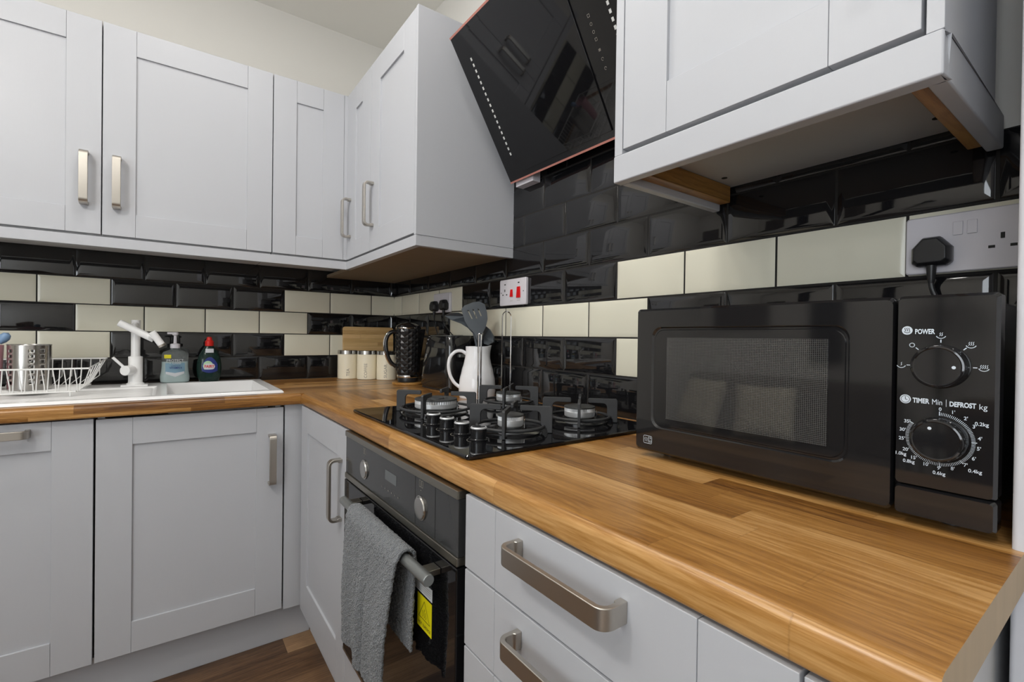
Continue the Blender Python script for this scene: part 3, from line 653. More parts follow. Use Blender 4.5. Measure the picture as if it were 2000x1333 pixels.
# ------------------------------------------------------------------ microwave
MX = -0.285; fm = FH(MX, 0, 0); MZ0, MZ1 = 0.9275, 1.1745
t = thing('microwave_oven', 'black microwave oven at the right end of the worktop', 'microwave', (-0.16, -2.05, W))
mb = MB(); mb.box(MX+0.024, -0.045, -2.266, -1.832, MZ0+0.004, MZ1-0.004); mb.build('body', BMATT, root=t, bevel=0.004)
for x in (-0.235, -0.08):
    for y in (-2.235, -1.86): mb = MB(); mb.cyl((x, y, W+0.0003), (x, y, MZ0+0.005), 0.012, 16); mb.build('foot', BMATT, root=t)
def L3(pts, w_): return [fm[0]+fm[1]*p+fm[2]*q+fm[3]*w_ for p, q in pts]
mb = MB(); n_ = 8
out = lambda i: rrect(1.8205+i, 2.1912-i*0.3, MZ0+i, MZ1-i, 0.007, n_)
win = lambda i: rrect(1.8545+i, 2.1480-i, 0.9700+i, 1.1430-i, 0.018, n_)
mb.loops([L3(out(0.001), -0.024), L3(out(0), -0.022), L3(out(0), -0.004), L3(out(0.0035), 0.0), L3(win(0), 0.0), L3(win(0.0025), -0.0030), L3(win(0.0045), -0.0030), L3(win(0.0055), -0.0018)], 0, True, True)
dr = mb.build('door', BPLAS, root=t, smooth=25)
mb = MB(); fbox(mb, FH(MX+0.0018, 0, 0), 1.884, 2.124, 0.9880, 1.1250, 0.0001, 0.0004); mb.build('window', MWIN, root=t, parent=dr)
mb = MB(); u0, v0 = 1.8490, 0.9475
stroke(mb, rrect(u0-0.0085, u0+0.0085, v0-0.0065, v0+0.0065, 0.002, 3), fm, 0.0007, closed=True)
for q in (-0.0055, -0.0025, 0.0005): stroke(mb, [(u0+q+0.0008*math.sin(i*1.3), v0-0.0035+i*0.0012) for i in range(7)], fm, 0.0006)
stroke(mb, [(u0+0.0025, v0-0.0065), (u0+0.0025, v0+0.0065)], fm, 0.0005); stroke(mb, arc(u0+0.0055, v0-0.0028, 0.0016, 0, 2*PI, 10), fm, 0.0006); stroke(mb, [(u0+0.0040, v0+0.0035), (u0+0.0072, v0+0.0035)], fm, 0.0006); stroke(mb, [(u0+0.0055, v0+0.001), (u0+0.0055, v0+0.005)], fm, 0.0006)
mb.build('function_icon', PRINT, root=t, parent=dr)
mb = MB(); pan = lambda z0, z1, i: rrect(2.1942+i*0.3, 2.2775-i, z0+i*0.4, z1-i, 0.004, 4)
mb.loops([L3(pan(0.9615, MZ1, 0), -0.024), L3(pan(0.9615, MZ1, 0), -0.004), L3(pan(0.9615, MZ1, 0.003), 0.0)])
mb.loops([L3(pan(MZ0, 0.9607, 0), -0.024), L3(pan(MZ0, 0.9607, 0), -0.004), L3(pan(MZ0, 0.9607, 0.0025), 0.0)])
pn = mb.build('control_panel', BPLAS, root=t, smooth=25)
def mknob(y, z, da):
    mb = MB(); mb.lathe([(0.0238, 0), (0.0238, 0.003), (0.0232, 0.0045), (0.0228, 0.0125), (0.0218, 0.0145), (0.0202, 0.0148), (0.0192, 0.0138), (0.0, 0.0138)], (MX-0.0005, y, z), (-1, 0, 0), 48); k = mb.build('dial_knob', BPLAS, root=t, parent=pn)
    mb = MB(); f2 = FH(MX-0.0005, y, z); disc(mb, f2, 0.0135*math.cos(da), 0.0135*math.sin(da), 0.0017, 0.0142, 16); mb.build('pointer_dot', PRINT, root=t, parent=pn)
mknob(-2.2325, 1.0965, -0.02); mknob(-2.2325, 1.0175, 1.95)
mb = MB()
put_fit(mb, 'POWER', fm, 2.2105, 2.2275, 1.1343, 0.0058, bold=0.03); disc(mb, fm, 2.2035, 1.1355, 0.0048, 0.0003, 24)
disc(mb, fm, 2.2030, 1.0580, 0.0050, 0.0003, 24)
put_fit(mb, 'TIMER', fm, 2.2095, 2.2240, 1.0575, 0.0056, bold=0.04); put_fit(mb, 'Min', fm, 2.2262, 2.2345, 1.0575, 0.0058); put_fit(mb, '|', fm, 2.2376, 2.2380, 1.0572, 0.0078); put_fit(mb, 'DEFROST', fm, 2.2405, 2.2612, 1.0568, 0.0056, bold=0.04); put_fit(mb, 'kg', fm, 2.2635, 2.2695, 1.0556, 0.0074)
def icon(u, v, kind):
    stroke(mb, arc(u, v+0.0020, 0.0042, PI*1.15, PI*1.85, 8), fm, 0.0008)
    for i in range(kind):
        q = (i-(kind-1)/2)*0.0016; stroke(mb, [(u+q-0.0004, v+0.0004), (u+q+0.0005, v+0.0016), (u+q-0.0002, v+0.0028), (u+q+0.0006, v+0.0040)], fm, 0.0005)
cu, cv = 2.2325, 1.0965
for a, kind in ((PI, 1), (PI/2, 2), (PI/4, 3), (0, 4)):
    stroke(mb, [(cu+0.0258*math.cos(a), cv+0.0258*math.sin(a)), (cu+0.0288*math.cos(a), cv+0.0288*math.sin(a))], fm, 0.0009); icon(cu+0.0345*math.cos(a)*0.98, cv+0.0335*math.sin(a)-0.001, kind)
a = PI*0.76; stroke(mb, [(cu+0.0258*math.cos(a), cv+0.0258*math.sin(a)), (cu+0.0288*math.cos(a), cv+0.0288*math.sin(a))], fm, 0.0009); stroke(mb, arc(cu+0.0335*math.cos(a), cv+0.0330*math.sin(a), 0.0022, 0, 2*PI, 14), fm, 0.0008)
cu, cv = 2.2325, 1.0175
for i in range(101):
    a = PI/2-math.radians(302)*i/100; big = i in (0, 29, 46, 59, 100); r1 = 0.0298 if big else 0.0288
    stroke(mb, [(cu+0.0258*math.cos(a), cv+0.0258*math.sin(a)), (cu+r1*math.cos(a), cv+r1*math.sin(a))], fm, 0.0008 if big else 0.00042)
for s, u, v in (('0', 2.2330, 1.0500), ("1'", 2.2435, 1.0480), ("2'", 2.2535, 1.0428), ('0.2kg', 2.2655, 1.0385), ("3'", 2.2602, 1.0352), ("4'", 2.2645, 1.0235), ("5'", 2.2638, 1.0130), ("6'", 2.2602, 1.0020), ("7'", 2.2540, 0.9940), ('0.4kg', 2.2612, 0.9890), ("8'", 2.2440, 0.9880), ("9'", 2.2330, 0.9860), ('0.6kg', 2.2330, 0.9805), ("10'", 2.2220, 0.9880), ("15'", 2.2112, 0.9930), ('0.8kg', 2.2070, 0.9880), ("20'", 2.2042, 1.0010), ('1.0kg', 2.1995, 0.9955), ("25'", 2.2005, 1.0130), ("30'", 2.2010, 1.0230), ("35'", 2.2050, 1.0330)):
    put_text(mb, s, 0.0052, fm, u, v, bold=0.00008, sx=0.95)
mb.build('panel_lettering', PRINT, root=t, parent=pn)
mb = MB()
for q in (-0.0018, 0, 0.0018): stroke(mb, [(2.2035+q+0.0004*math.sin(i*1.6), 1.1348+i*0.0009) for i in range(5)], fm, 0.0006, 0.0006)
stroke(mb, arc(2.2035, 1.1362, 0.0033, PI*1.2, PI*1.8, 6), fm, 0.0006, 0.0006)
stroke(mb, arc(2.2030, 1.0580, 0.0038, 0, 2*PI, 20), fm, 0.0005, 0.0006); stroke(mb, [(2.2030, 1.0607), (2.2030, 1.0580), (2.2048, 1.0573)], fm, 0.0006, 0.0006)
mb.build('icon_details', BLK, root=t, parent=pn)

# ------------------------------------------------------------------ sockets, plugs, switch
def plate(t, y0, y1, z0, z1, th=0.0095, name='face_plate'):
    mb = MB(); f = FH(-0.0033, 0, 0)
    mb.loops([[f[0]+f[1]*p+f[2]*q+f[3]*w_ for p, q in rrect(-y0+i, -y1-i, z0+i, z1-i, 0.004, 4)] for i, w_ in ((0, 0.0), (0, th-0.002), (0.0015, th))]); return mb.build(name, WHITEP, root=t)
def pinholes(mb, f, u, v, w_):
    fbox(mb, f, u-0.0022, u+0.0022, v+0.006, v+0.0145, w_-0.0002, w_+0.0003); fbox(mb, f, u-0.0145, u-0.0075, v-0.0065, v-0.0025, w_-0.0002, w_+0.0003); fbox(mb, f, u+0.0075, u+0.0145, v-0.0065, v-0.0025, w_-0.0002, w_+0.0003)
def plug(y, z, lab, grp, rootx=-0.0128):
    t = thing('mains_plug', lab, 'plug', (rootx-0.01, y, z), grp)
    pts = [(-0.0235, -0.018), (-0.017, -0.0235), (0.017, -0.0235), (0.0235, -0.018), (0.0235, 0.004), (0.010, 0.0205), (-0.010, 0.0205), (-0.0235, 0.004)]
    f = FH(rootx-0.0002, y, z); mb = MB()
    mb.loops([[f[0]+f[1]*p*k+f[2]*q*k+f[3]*w_ for p, q in pts] for k, w_ in ((0.94, 0.0), (1.0, 0.004), (1.0, 0.014), (0.93, 0.020), (0.80, 0.026))]); mb.build('plug_body', BMATT, root=t, bevel=0.0015)
    mb = MB(); mb.lathe([(0.0065, 0), (0.0060, -0.008), (0.0050, -0.020), (0.0035, -0.028)], (rootx-0.012, y, z-0.0225), n=16, cap0=True, cap1=True); mb.build('cable_grip', BMATT, root=t)
    return t
def bez(p0, p1, p2, p3, n=16): return [((1-s)**3)*V(*p0)+3*((1-s)**2)*s*V(*p1)+3*(1-s)*s*s*V(*p2)+s**3*V(*p3) for s in [i/n for i in range(n+1)]]
# right double socket
t = thing('double_socket', 'white double wall socket above the microwave with one plug in it', 'socket', (-0.003, -2.2, 1.229)); fp = plate(t, -2.1310, -2.2770, 1.2290, 1.3170)
f = FH(-0.0033, 0, 0)
mb = MB(); pinholes(mb, f, 2.2395, 1.2650, 0.0095); mb.build('pin_holes', BLK, root=t, parent=fp)
for u in (2.1925, 2.2080):
    mb = MB(); fbox(mb, f, u-0.0055, u+0.0055, 1.2830, 1.3030, 0.0095, 0.0118); mb.build('rocker_switch', WHITEP, root=t, parent=fp, bevel=0.0008)
plug(-2.1655, 1.2620, 'black plug in the socket above the microwave', 'black mains plugs')
mb = MB(); mb.tube(bez((-0.0250, -2.1655, 1.213), (-0.025, -2.167, 1.195), (-0.022, -2.175, 1.185), (-0.022, -2.185, 1.160))+[V(-0.022, -2.19, 1.10), V(-0.024, -2.19, 1.0)], 0.0035, 10)
solo(mb, 'power_cable', BMATT, 'black cable dropping from the plug behind the microwave', 'cable', (-0.024, -2.19, 1.0))
# cooker switch
t = thing('cooker_switch', 'white cooker control panel with two red switches above the jug', 'switch', (-0.003, -1.07, 1.2335)); fp = plate(t, -0.9930, -1.1430, 1.2320, 1.3220)
mb = MB(); fbox(mb, f, 1.0210, 1.0290, 1.3030, 1.3070, 0.0094, 0.0099); fbox(mb, f, 1.0990, 1.1080, 1.3050, 1.3090, 0.0094, 0.0099); pinholes(mb, f, 1.0240, 1.2740, 0.0095)
disc(mb, f, 1.1300, 1.2770, 0.0022, 0.0097, 12); disc(mb, f, 1.0030, 1.2770, 0.0022, 0.0097, 12); mb.build('pin_holes_and_neons', BLK, root=t, parent=fp)
for u0, u1, z0, z1 in ((1.0560, 1.0720, 1.2610, 1.2860), (1.0930, 1.1150, 1.2560, 1.2930)):
    mb = MB(); o_, a_, b_, c_ = f
    mb.prism([(u0, z0), (u1, z0), (u1-0.002, z1), (u0+0.004, z1)], f, 0.0095, 0.0125); mb.build('red_rocker', RED, root=t, parent=fp, bevel=0.0006)
mb = MB(); put_text(mb, 'COOKER', 0.0045, f, 1.104, 1.2470, 0.0098); put_text(mb, 'SOCKET', 0.0045, f, 1.064, 1.2470, 0.0098); mb.build('switch_lettering', PRINTG, root=t, parent=fp)
# left double socket
t = thing('double_socket', 'white double wall socket in the corner with two black plugs', 'socket', (-0.003, -0.55, 1.225)); fp = plate(t, -0.4780, -0.6270, 1.2250, 1.3080)
for u in (0.545, 0.560):
    mb = MB(); fbox(mb, f, u-0.004, u+0.004, 1.286, 1.298, 0.0095, 0.0112)
    mb.build('rocker_switch', WHITEP, root=t, parent=fp)
plug(-0.5080, 1.2550, 'black plug in the left half of the corner socket', 'black mains plugs'); plug(-0.5950, 1.2570, 'black plug in the right half of the corner socket', 'black mains plugs')
mb = MB(); mb.tube(bez((-0.0248, -0.508, 1.207), (-0.025, -0.508, 1.18), (-0.030, -0.555, 1.14), (-0.018, -0.560, 1.08))+[V(-0.014, -0.56, 0.98), V(-0.020, -0.50, 0.925), V(-0.05, -0.44, 0.921)], 0.0022, 8); solo(mb, 'power_cable', BMATT, 'thin black kettle cable hanging from the left corner plug', 'cable', (-0.02, -0.56, W))
mb = MB(); mb.tube(bez((-0.0248, -0.595, 1.209), (-0.025, -0.595, 1.17), (-0.020, -0.640, 1.14), (-0.020, -0.690, 1.12))+[V(-0.012, -0.72, 1.05), V(-0.012, -0.74, 0.95)], 0.0022, 8); solo(mb, 'power_cable', BMATT, 'thin black toaster cable hanging from the right corner plug', 'cable', (-0.012, -0.72, 0.95))

# ------------------------------------------------------------------ sink
SX0, SX1, SY0, SY1 = -1.690, -0.628, -0.556, -0.046; ST = W+0.010
t = thing('kitchen_sink', 'white inset sink with ridged drainer at left', 'sink', (-1.16, -0.3, W))
def sh(x, y):
    e = min(x-SX0, SX1-x, y-SY0, SY1-y); z = ST
    if e < 0.006: z = ST-0.009*(1-e/0.006)**2
    def inside(x0, x1, y0, y1): return min(x-x0, x1-x, y-y0, y1-y)
    b_ = inside(-0.962, -0.668, -0.520, -0.100)
    if b_ > 0: z = ST-0.150*min(1, b_/0.022)**0.6
    else:
        d_ = inside(-1.655, -0.990, -0.520, -0.200)
        if d_ > 0:
            z = ST-0.007*min(1, d_/0.012)
            if d_ > 0.014: z += 0.0022*(0.5+0.5*math.cos((y+x*0.0)*2*PI/0.022))
    return z
def cut(a, b_, marks, n):
    s = set(a+(b_-a)*i/n for i in range(n+1))
    for m_ in marks:
        for q in (-0.001, 0, 0.002, 0.005, 0.011, 0.017, 0.022, 0.026): s.add(min(b_, max(a, m_+q)))
        for q in (-0.002, -0.005, -0.011, -0.017, -0.022): s.add(min(b_, max(a, m_+q)))
    out_ = []
    for k in sorted(s):
        if not out_ or k-out_[-1] > 4e-4: out_.append(k)
    return out_
xs = cut(SX0, SX1, (SX0, -0.962, -0.668, -1.655, -0.990, SX1), 60); ys = cut(SY0, SY1, (SY0, -0.52, -0.10, -0.20, SY1), 110)
mb = MB(); nx, ny_ = len(xs), len(ys)
mb.add([(x, y, sh(x, y)) for x in xs for y in ys], [(i*ny_+j, (i+1)*ny_+j, (i+1)*ny_+j+1, i*ny_+j+1) for i in range(nx-1) for j in range(ny_-1)])
mb.build('basin', WHITES, root=t, smooth=40)
mb = MB(); mb.lathe([(0.0, 0.002), (0.030, 0.002), (0.038, 0.003), (0.040, 0.0)], (-0.815, -0.31, ST-0.150), n=32); mb.build('waste_strainer', CHROME, root=t)
# tap
TX, TY = -1.0555, -0.150
t = thing('kitchen_tap', 'white mixer tap with folding spout on the sink', 'tap', (TX, TY, ST))
mb = MB(); mb.lathe([(0.027, -0.001), (0.027, 0.003), (0.0225, 0.005), (0.0215, 0.008), (0.0215, 0.100), (0.0205, 0.102), (0.0145, 0.103), (0.0140, 0.105)], (TX, TY, ST+0.0062), n=32, cap0=True, cap1=True)
mb.box(-1.096, -1.018, -0.188, -0.112, ST+0.0003, ST+0.0060); mb.build('tap_body', WHITES, root=t, bevel=0.001)
mb = MB(); mb.cyl((TX, TY, ST+0.100), (TX, TY, 1.168), 0.0138, 28); mb.build('column', WHITES, root=t, bevel=0.001)
mb = MB(); dv = V(-0.55, -0.83, 0).normalized()
c0 = V(TX, TY, 0.985)+dv*0.018
mb.cyl(c0, c0+dv*0.034, 0.0178, 28); mb.build('valve_hub', WHITES, root=t, bevel=0.002)
mb = MB(); p = c0+dv*0.022; mb.tube([p+V(-0.006, 0, 0.008), p+V(-0.040, -0.004, 0.048)], 0.0048, 12); mb.build('lever', WHITES, root=t, bevel=0.001)
mb = MB(); A = V(-1.100, -0.200, 1.156); B = V(-1.000, -0.215, 1.0985); mb.cyl(A, B, 0.0125, 24)
mb.cyl(V(TX, TY-0.008, 1.150), V(TX-0.006, TY-0.052, 1.138), 0.011, 20)
d_ = (B-A).normalized(); e_ = V(0.005, -0.02, 0.012)
mb.cyl(B-d_*0.01, B-d_*0.01+V(0.008, -0.030, 0.008), 0.0118, 20); Cc = B-d_*0.01+V(0.010, -0.030, 0.010)
mb.cyl(Cc+V(-0.008, 0, 0.012), Cc+V(0.020, 0.004, -0.034), 0.0118, 24); mb.build('spout', WHITES, root=t, bevel=0.0015)
mb = MB(); mb.cyl(Cc+V(0.0195, 0.004, -0.033), Cc+V(0.0235, 0.0045, -0.040), 0.0120, 24); mb.build('aerator', NICK, root=t)

# soap dispenser
t = thing('soap_dispenser', 'clear pump bottle of pale blue hand soap on the sink ledge', 'bottle', (-0.932, -0.072, ST))
bx, by = -0.936, -0.074
def oval(prof, x, y, z, sx, sy, n=40, ex=2.6):
    L = []
    for r, dz in prof:
        ring = []
        for i in range(n):
            a = 2*PI*i/n; c, s = math.cos(a), math.sin(a)
            ring.append(V(x+sx*r*math.copysign(abs(c)**(2/ex), c), y+sy*r*math.copysign(abs(s)**(2/ex), s), z+dz))
        L.append(ring)
    return L
mb = MB(); mb.loops(oval([(0.8, 0.0), (0.97, 0.004), (1.0, 0.012), (1.0, 0.026), (0.93, 0.045), (0.90, 0.065), (0.90, 0.083)], bx, by, ST+0.0005, 0.0480, 0.0235)); body = mb.build('soap_fill', SOAP, root=t)
mb = MB(); mb.loops(oval([(0.90, 0.0832), (0.91, 0.095), (0.90, 0.112), (0.80, 0.122), (0.50, 0.128), (0.33, 0.131), (0.33, 0.136)], bx, by, ST, 0.0480, 0.0235)); mb.build('clear_shoulder', CLEARP, root=t)
mb = MB(); mb.lathe([(0.0165, 0.136), (0.0165, 0.152), (0.012, 0.154), (0.006, 0.155), (0.005, 0.186), (0.010, 0.188), (0.011, 0.197), (0.006, 0.200)], (bx, by, ST), n=24, cap0=True, cap1=True); mb.box(bx-0.026, bx+0.008, by-0.006, by+0.006, ST+0.191, ST+0.199); mb.build('pump', WHITEP, root=t, bevel=0.001)
def ovm(x, y, z0, sx, sy, ex, sc, rot=0.50):
    def g(p, q):
        k = sc(q) if callable(sc) else sc; c = max(-0.98, min(0.98, p/(sx*k))); s = (1-abs(c)**ex)**(1/ex); return V(x+p, y-sy*k*s-0.0005, z0+q)
    return g
mf = ovm(bx, by, ST, 0.0480, 0.0235, 2.6, 0.955)
mb = MB()
def mgrid(mb, mf, u0, u1, v0, v1, mi, n=8, off=0, shape=None):
    vs = []; fs_ = []
    for i in range(n+1):
        for j in range(2):
            u = u0+(u1-u0)*i/n; lo, hi = (v0, v1) if not shape else shape((u-u0)/(u1-u0), v0, v1)
            P = mf(u, (lo, hi)[j]); vs.append(P+V(0, -off, 0))
    for i in range(n): fs_.append((2*i, 2*i+2, 2*i+3, 2*i+1))
    mb.add(vs, fs_, mi)
mgrid(mb, mf, -0.031, 0.031, 0.036, 0.078, 0, 10, 0.0004, lambda s, a, b_: (a-0.010*(1-abs(2*s-1)), b_))
mgrid(mb, mf, -0.030, 0.030, 0.024, 0.045, 1, 10, 0.0008, lambda s, a, b_: (a+0.012*abs(2*s-1), b_-0.006*(1-abs(2*s-1))))
mgrid(mb, mf, -0.035, -0.013, 0.097, 0.111, 2, 6, 0.0008)
mb.build('front_label', [LBLUE, WLAB, YEL], root=t)
mb = MB(); mfo = lambda p, q: mf(p, q)+V(0, -0.0014, 0)
put_text(mb, 'PROTECT', 0.0125, None, 0.000, 0.0880, mapf=mfo, bold=0.0001); put_text(mb, '+ CARE', 0.0115, None, 0.000, 0.0780, mapf=mfo, bold=0.0001); mb.build('white_lettering', WLAB, root=t)
mb = MB(); put_text(mb, 'VITAMIN E', 0.0085, None, 0.002, 0.0590, mapf=mfo, bold=0.0002); put_text(mb, 'antibacterial', 0.0060, None, 0.002, 0.0670, mapf=mfo); mb.build('blue_lettering', DBLUE, root=t)
# washing-up liquid
bx, by = -0.822, -0.074
t = thing('washing_up_bottle', 'green washing-up liquid bottle with red cap on the sink ledge', 'bottle', (bx, by, ST))
mb = MB(); prof = [(0.72, 0.0), (0.80, 0.003), (0.93, 0.022), (1.0, 0.050), (0.985, 0.072), (0.88, 0.098), (0.66, 0.122), (0.45, 0.136), (0.36, 0.144)]
mb.loops(oval(prof, bx, by, ST+0.0005, 0.0435, 0.0245, ex=2.1)); mb.build('bottle_body', GREEN, root=t)
mb = MB(); mb.loops(oval([(0.40, 0.1450), (0.42, 0.147), (0.41, 0.164), (0.34, 0.167), (0.27, 0.171), (0.25, 0.179), (0.18, 0.182)], bx, by, ST, 0.0370, 0.0370, ex=2.0)); mb.build('cap', REDC, root=t)
scf = lambda q: 0.70+0.30*math.sin(min(PI, max(0.05, (q+0.020)/0.150*PI)))
mf = ovm(bx, by, ST, 0.0445, 0.0252, 2.1, lambda q: max(0.4, scf(q)))
mb = MB()
mgrid(mb, mf, -0.026, 0.028, 0.036, 0.100, 0, 12, 0.0006, lambda s, a, b_: (a+0.008*abs(2*s-1)**2, b_-0.030*abs(2*s-1)**2))
mgrid(mb, mf, -0.023, 0.012, 0.044, 0.085, 1, 12, 0.0012, lambda s, a, b_: (0.0645-0.0205*math.sqrt(max(0, 1-(2*s-1)**2)), 0.0645+0.0205*math.sqrt(max(0, 1-(2*s-1)**2))))
mgrid(mb, mf, -0.021, 0.019, 0.050, 0.074, 2, 14, 0.0018, lambda s, a, b_: (0.062-0.012*math.sqrt(max(0, 1-(2*s-1)**4)), 0.062+0.012*math.sqrt(max(0, 1-(2*s-1)**4))))
mgrid(mb, mf, -0.024, 0.024, 0.043, 0.050, 0, 8, 0.0024); mgrid(mb, mf, -0.014, 0.014, 0.118, 0.134, 2, 6, 0.0010)
mb.build('front_label', [DBLUE, LGREEN, WLAB], root=t)
mb = MB(); mfo = lambda p, q: mf(p, q)+V(0, -0.0026, 0); put_text(mb, 'FAIRY', 0.0165, None, -0.001, 0.0620, mapf=mfo, bold=0.0003, sx=0.80); mb.build('red_lettering', RED, root=t)

# dish rack
t = thing('dish_rack', 'white wire dish drying rack on the sink drainer', 'dish rack', (-1.32, -0.25, ST))
RX0, RX1 = -1.600, -1.138; YF, YB = -0.400, -0.110; ZTF, ZTB = 1.0080, 1.0270; ZB_ = 0.936
bx0, bx1, byf, byb = -1.570, -1.192, -0.385, -0.135
mb = MB()
mb.tube([(RX0, YB, ZTB), (RX0, YF, ZTF), (RX1-0.022, YF, ZTF), (RX1, YB, ZTB)], 0.0026, 8, closed=True); mb.build('rim_wire', WHITEW, root=t)
mb = MB(); mb.tube([(bx0, byb, ZB_), (bx0, byf, ZB_), (bx1, byf, ZB_), (bx1+0.012, byb, ZB_)], 0.0024, 8, closed=True)
mb.tube([(bx0+0.03, byf, ZB_), (bx0+0.03, byf, ST-0.004)], 0.0024, 6); mb.tube([(bx1-0.012, byf+0.0, ZB_), (bx1-0.012, byf, ST-0.004)], 0.0024, 6); mb.tube([(bx0+0.03, byb, ZB_), (bx0+0.03, byb, ST+0.0004)], 0.0024, 6); mb.tube([(bx1-0.012, byb, ZB_), (bx1-0.012, byb, ST+0.0004)], 0.0024, 6)
mb.build('base_frame', WHITEW, root=t)
for k in range(9): y = byf+(byb-byf)*(k+0.5)/9; mb = MB(); mb.tube([(bx0, y, ZB_), (bx1+0.006, y, ZB_)], 0.0016, 6); mb.build('base_wire', WHITEW, root=t)
n = 17
for k in range(n):
    xa = RX0+0.012+(RX1-0.034-RX0-0.012)*k/n; xb = RX0+0.012+(RX1-0.034-RX0-0.012)*(k+1)/n; xm = (xa+xb)/2
    P = [(xa+0.004, YF, ZTF), (xa+0.002+(xm-xa)*0.55, byf-0.002, ZB_+0.020), (xm-0.003, byf, ZB_+0.001), (xm+0.003, byf, ZB_+0.001), (xb-0.002-(xb-xm)*0.55, byf-0.002, ZB_+0.020), (xb-0.004, YF, ZTF)]
    mb = MB(); mb.tube(P, 0.0015, 6); mb.build('front_wire', WHITEW, root=t)
for k in range(18):
    x = RX0+0.02+(RX1-0.02-RX0-0.02)*k/17; xb = bx0+(bx1-bx0)*k/17
    mb = MB(); mb.tube([(x, YB, ZTB), (x-0.001, YB-0.002, ZB_+0.03), (xb, byb, ZB_)], 0.0015, 6); mb.build('back_wire', WHITEW, root=t)
for k in range(6):
    s = (k+0.5)/6; y = YF+(YB-YF)*s; z = ZTF+(ZTB-ZTF)*s; xr = RX1-0.022*(1-s)
    mb = MB(); mb.tube([(xr, y, z), (bx1+0.016, byf+(byb-byf)*s, ZB_+0.012), (bx1+0.004, byf+(byb-byf)*s, ZB_)], 0.0015, 6); mb.build('side_wire', WHITEW, root=t)
    mb = MB(); mb.tube([(RX0, y, z), (bx0, byf+(byb-byf)*s, ZB_)], 0.0015, 6); mb.build('side_wire', WHITEW, root=t)
# cutlery cup : perforated steel cylinder
cx, cy, cr = -1.3120, -0.270, 0.0505
t = thing('cutlery_holder', 'perforated stainless steel cutlery holder standing in the dish rack', 'cutlery holder', (cx, cy, ZB_))
mb = MB(); NA, NZ = 96, 60; z0, z1 = ZB_+0.003, 1.0790; vs = []; fs_ = []
for j in range(NZ+1):
    for i in range(NA): a = 2*PI*i/NA; vs.append((cx+cr*math.cos(a), cy+cr*math.sin(a), z0+(z1-z0)*j/NZ))
for j in range(NZ):
    for i in range(NA):
        ci = (i % 8) in (2, 3, 4) and (i//8) % 3 != 2; rj = (j-8) % 7 in (0, 1, 2, 3) and 8 <= j < 54
        if ci and rj: continue
        fs_.append((j*NA+i, j*NA+(i+1) % NA, (j+1)*NA+(i+1) % NA, (j+1)*NA+i))
mb.add(vs, fs_); o = mb.build('cup', STEEL, root=t); md = o.modifiers.new('s', 'SOLIDIFY'); md.thickness = 0.0008
mb = MB(); mb.lathe([(0.0, 0.0), (cr, 0.0)], (cx, cy, z0+0.001), n=48); mb.tube([(cx+cr*math.cos(2*PI*i/48), cy+cr*math.sin(2*PI*i/48), z1) for i in range(48)], 0.0012, 8, closed=True); mb.build('rim_and_base', STEEL, root=t)
mb = MB(); mb.lathe([(0.030, 0.003), (0.037, 0.06), (0.040, 0.142), (0.0385, 0.142), (0.029, 0.006)], (-1.412, -0.255, ZB_), n=32, cap0=True, cap1=True); solo(mb, 'tumbler', PINK, 'pink plastic tumbler in the dish rack left of the cutlery holder', 'cup', (-1.412, -0.255, ZB_))
mb = MB(); mb.lathe([(0.0, 0.0), (0.006, 0.001), (0.012, 0.012), (0.014, 0.024), (0.010, 0.034), (0.0, 0.040)], (-1.386, -0.240, 1.082), axis=(0.30, 0.1, 0.5), n=20); mb.tube([(-1.386, -0.240, 1.084), (-1.398, -0.246, 1.02), (-1.408, -0.252, 0.95)], 0.003, 8)
solo(mb, 'spoon', BLUEP, 'pale blue plastic spoon standing in the pink tumbler', 'spoon', (-1.405, -0.25, 0.95))

# ------------------------------------------------------------------ canisters, board, kettle, toaster
def canister(x, y, word, lab):
    t = thing('storage_canister', lab, 'canister', (x, y, W), 'cream kitchen canisters')
    r = 0.0465
    mb = MB(); mb.lathe([(r-0.002, 0.0005), (r, 0.002), (r, 0.116), (r-0.001, 0.117)], (x, y, W), n=48, cap0=True, cap1=True); mb.build('canister_body', CREAM, root=t)
    mb = MB(); mb.lathe([(r-0.0005, 0.1172), (r+0.0005, 0.1178), (r+0.0005, 0.1340), (r-0.001, 0.1355), (0.0, 0.1355)], (x, y, W), n=48); mb.build('lid', STEEL, root=t)
    d0 = math.atan2(CAM.y-y, CAM.x-x)-0.10
    def mf(p, q): a = d0+p/r; return V(x+(r+0.0004)*math.cos(a), y+(r+0.0004)*math.sin(a), W+q)
    mb = MB(); put_text(mb, word, 0.0190, None, -0.001 if word != 'TEA' else 0.006, 0.042 if word != 'TEA' else 0.032, rot=PI/2, mapf=mf, sx=1.05); mb.build('lettering', PRINTG, root=t)
canister(-0.2620, -0.0800, 'TEA', 'cream canister lettered TEA, leftmost of the three')
canister(-0.1920, -0.1475, 'COFFEE', 'cream canister lettered COFFEE, between tea and sugar')
canister(-0.1210, -0.2150, 'SUGAR', 'cream canister lettered SUGAR, next to the kettle')
# chopping board leaning on the tiles
mb = MB(); ang = 0.09
f = (V(0, -0.0195, W+0.001), X_, V(0, math.sin(0.06), math.cos(0.06)), V(0, -math.cos(0.06), math.sin(0.06)))
mb.prism(rrect(-0.268, -0.012, 0.0, 0.2480, 0.012), f, 0.0, 0.012)
solo(mb, 'chopping_board', BAMB, 'bamboo chopping board leaning against the tiles behind the canisters', 'chopping board', (-0.14, -0.05, W), bevel=0.0015)
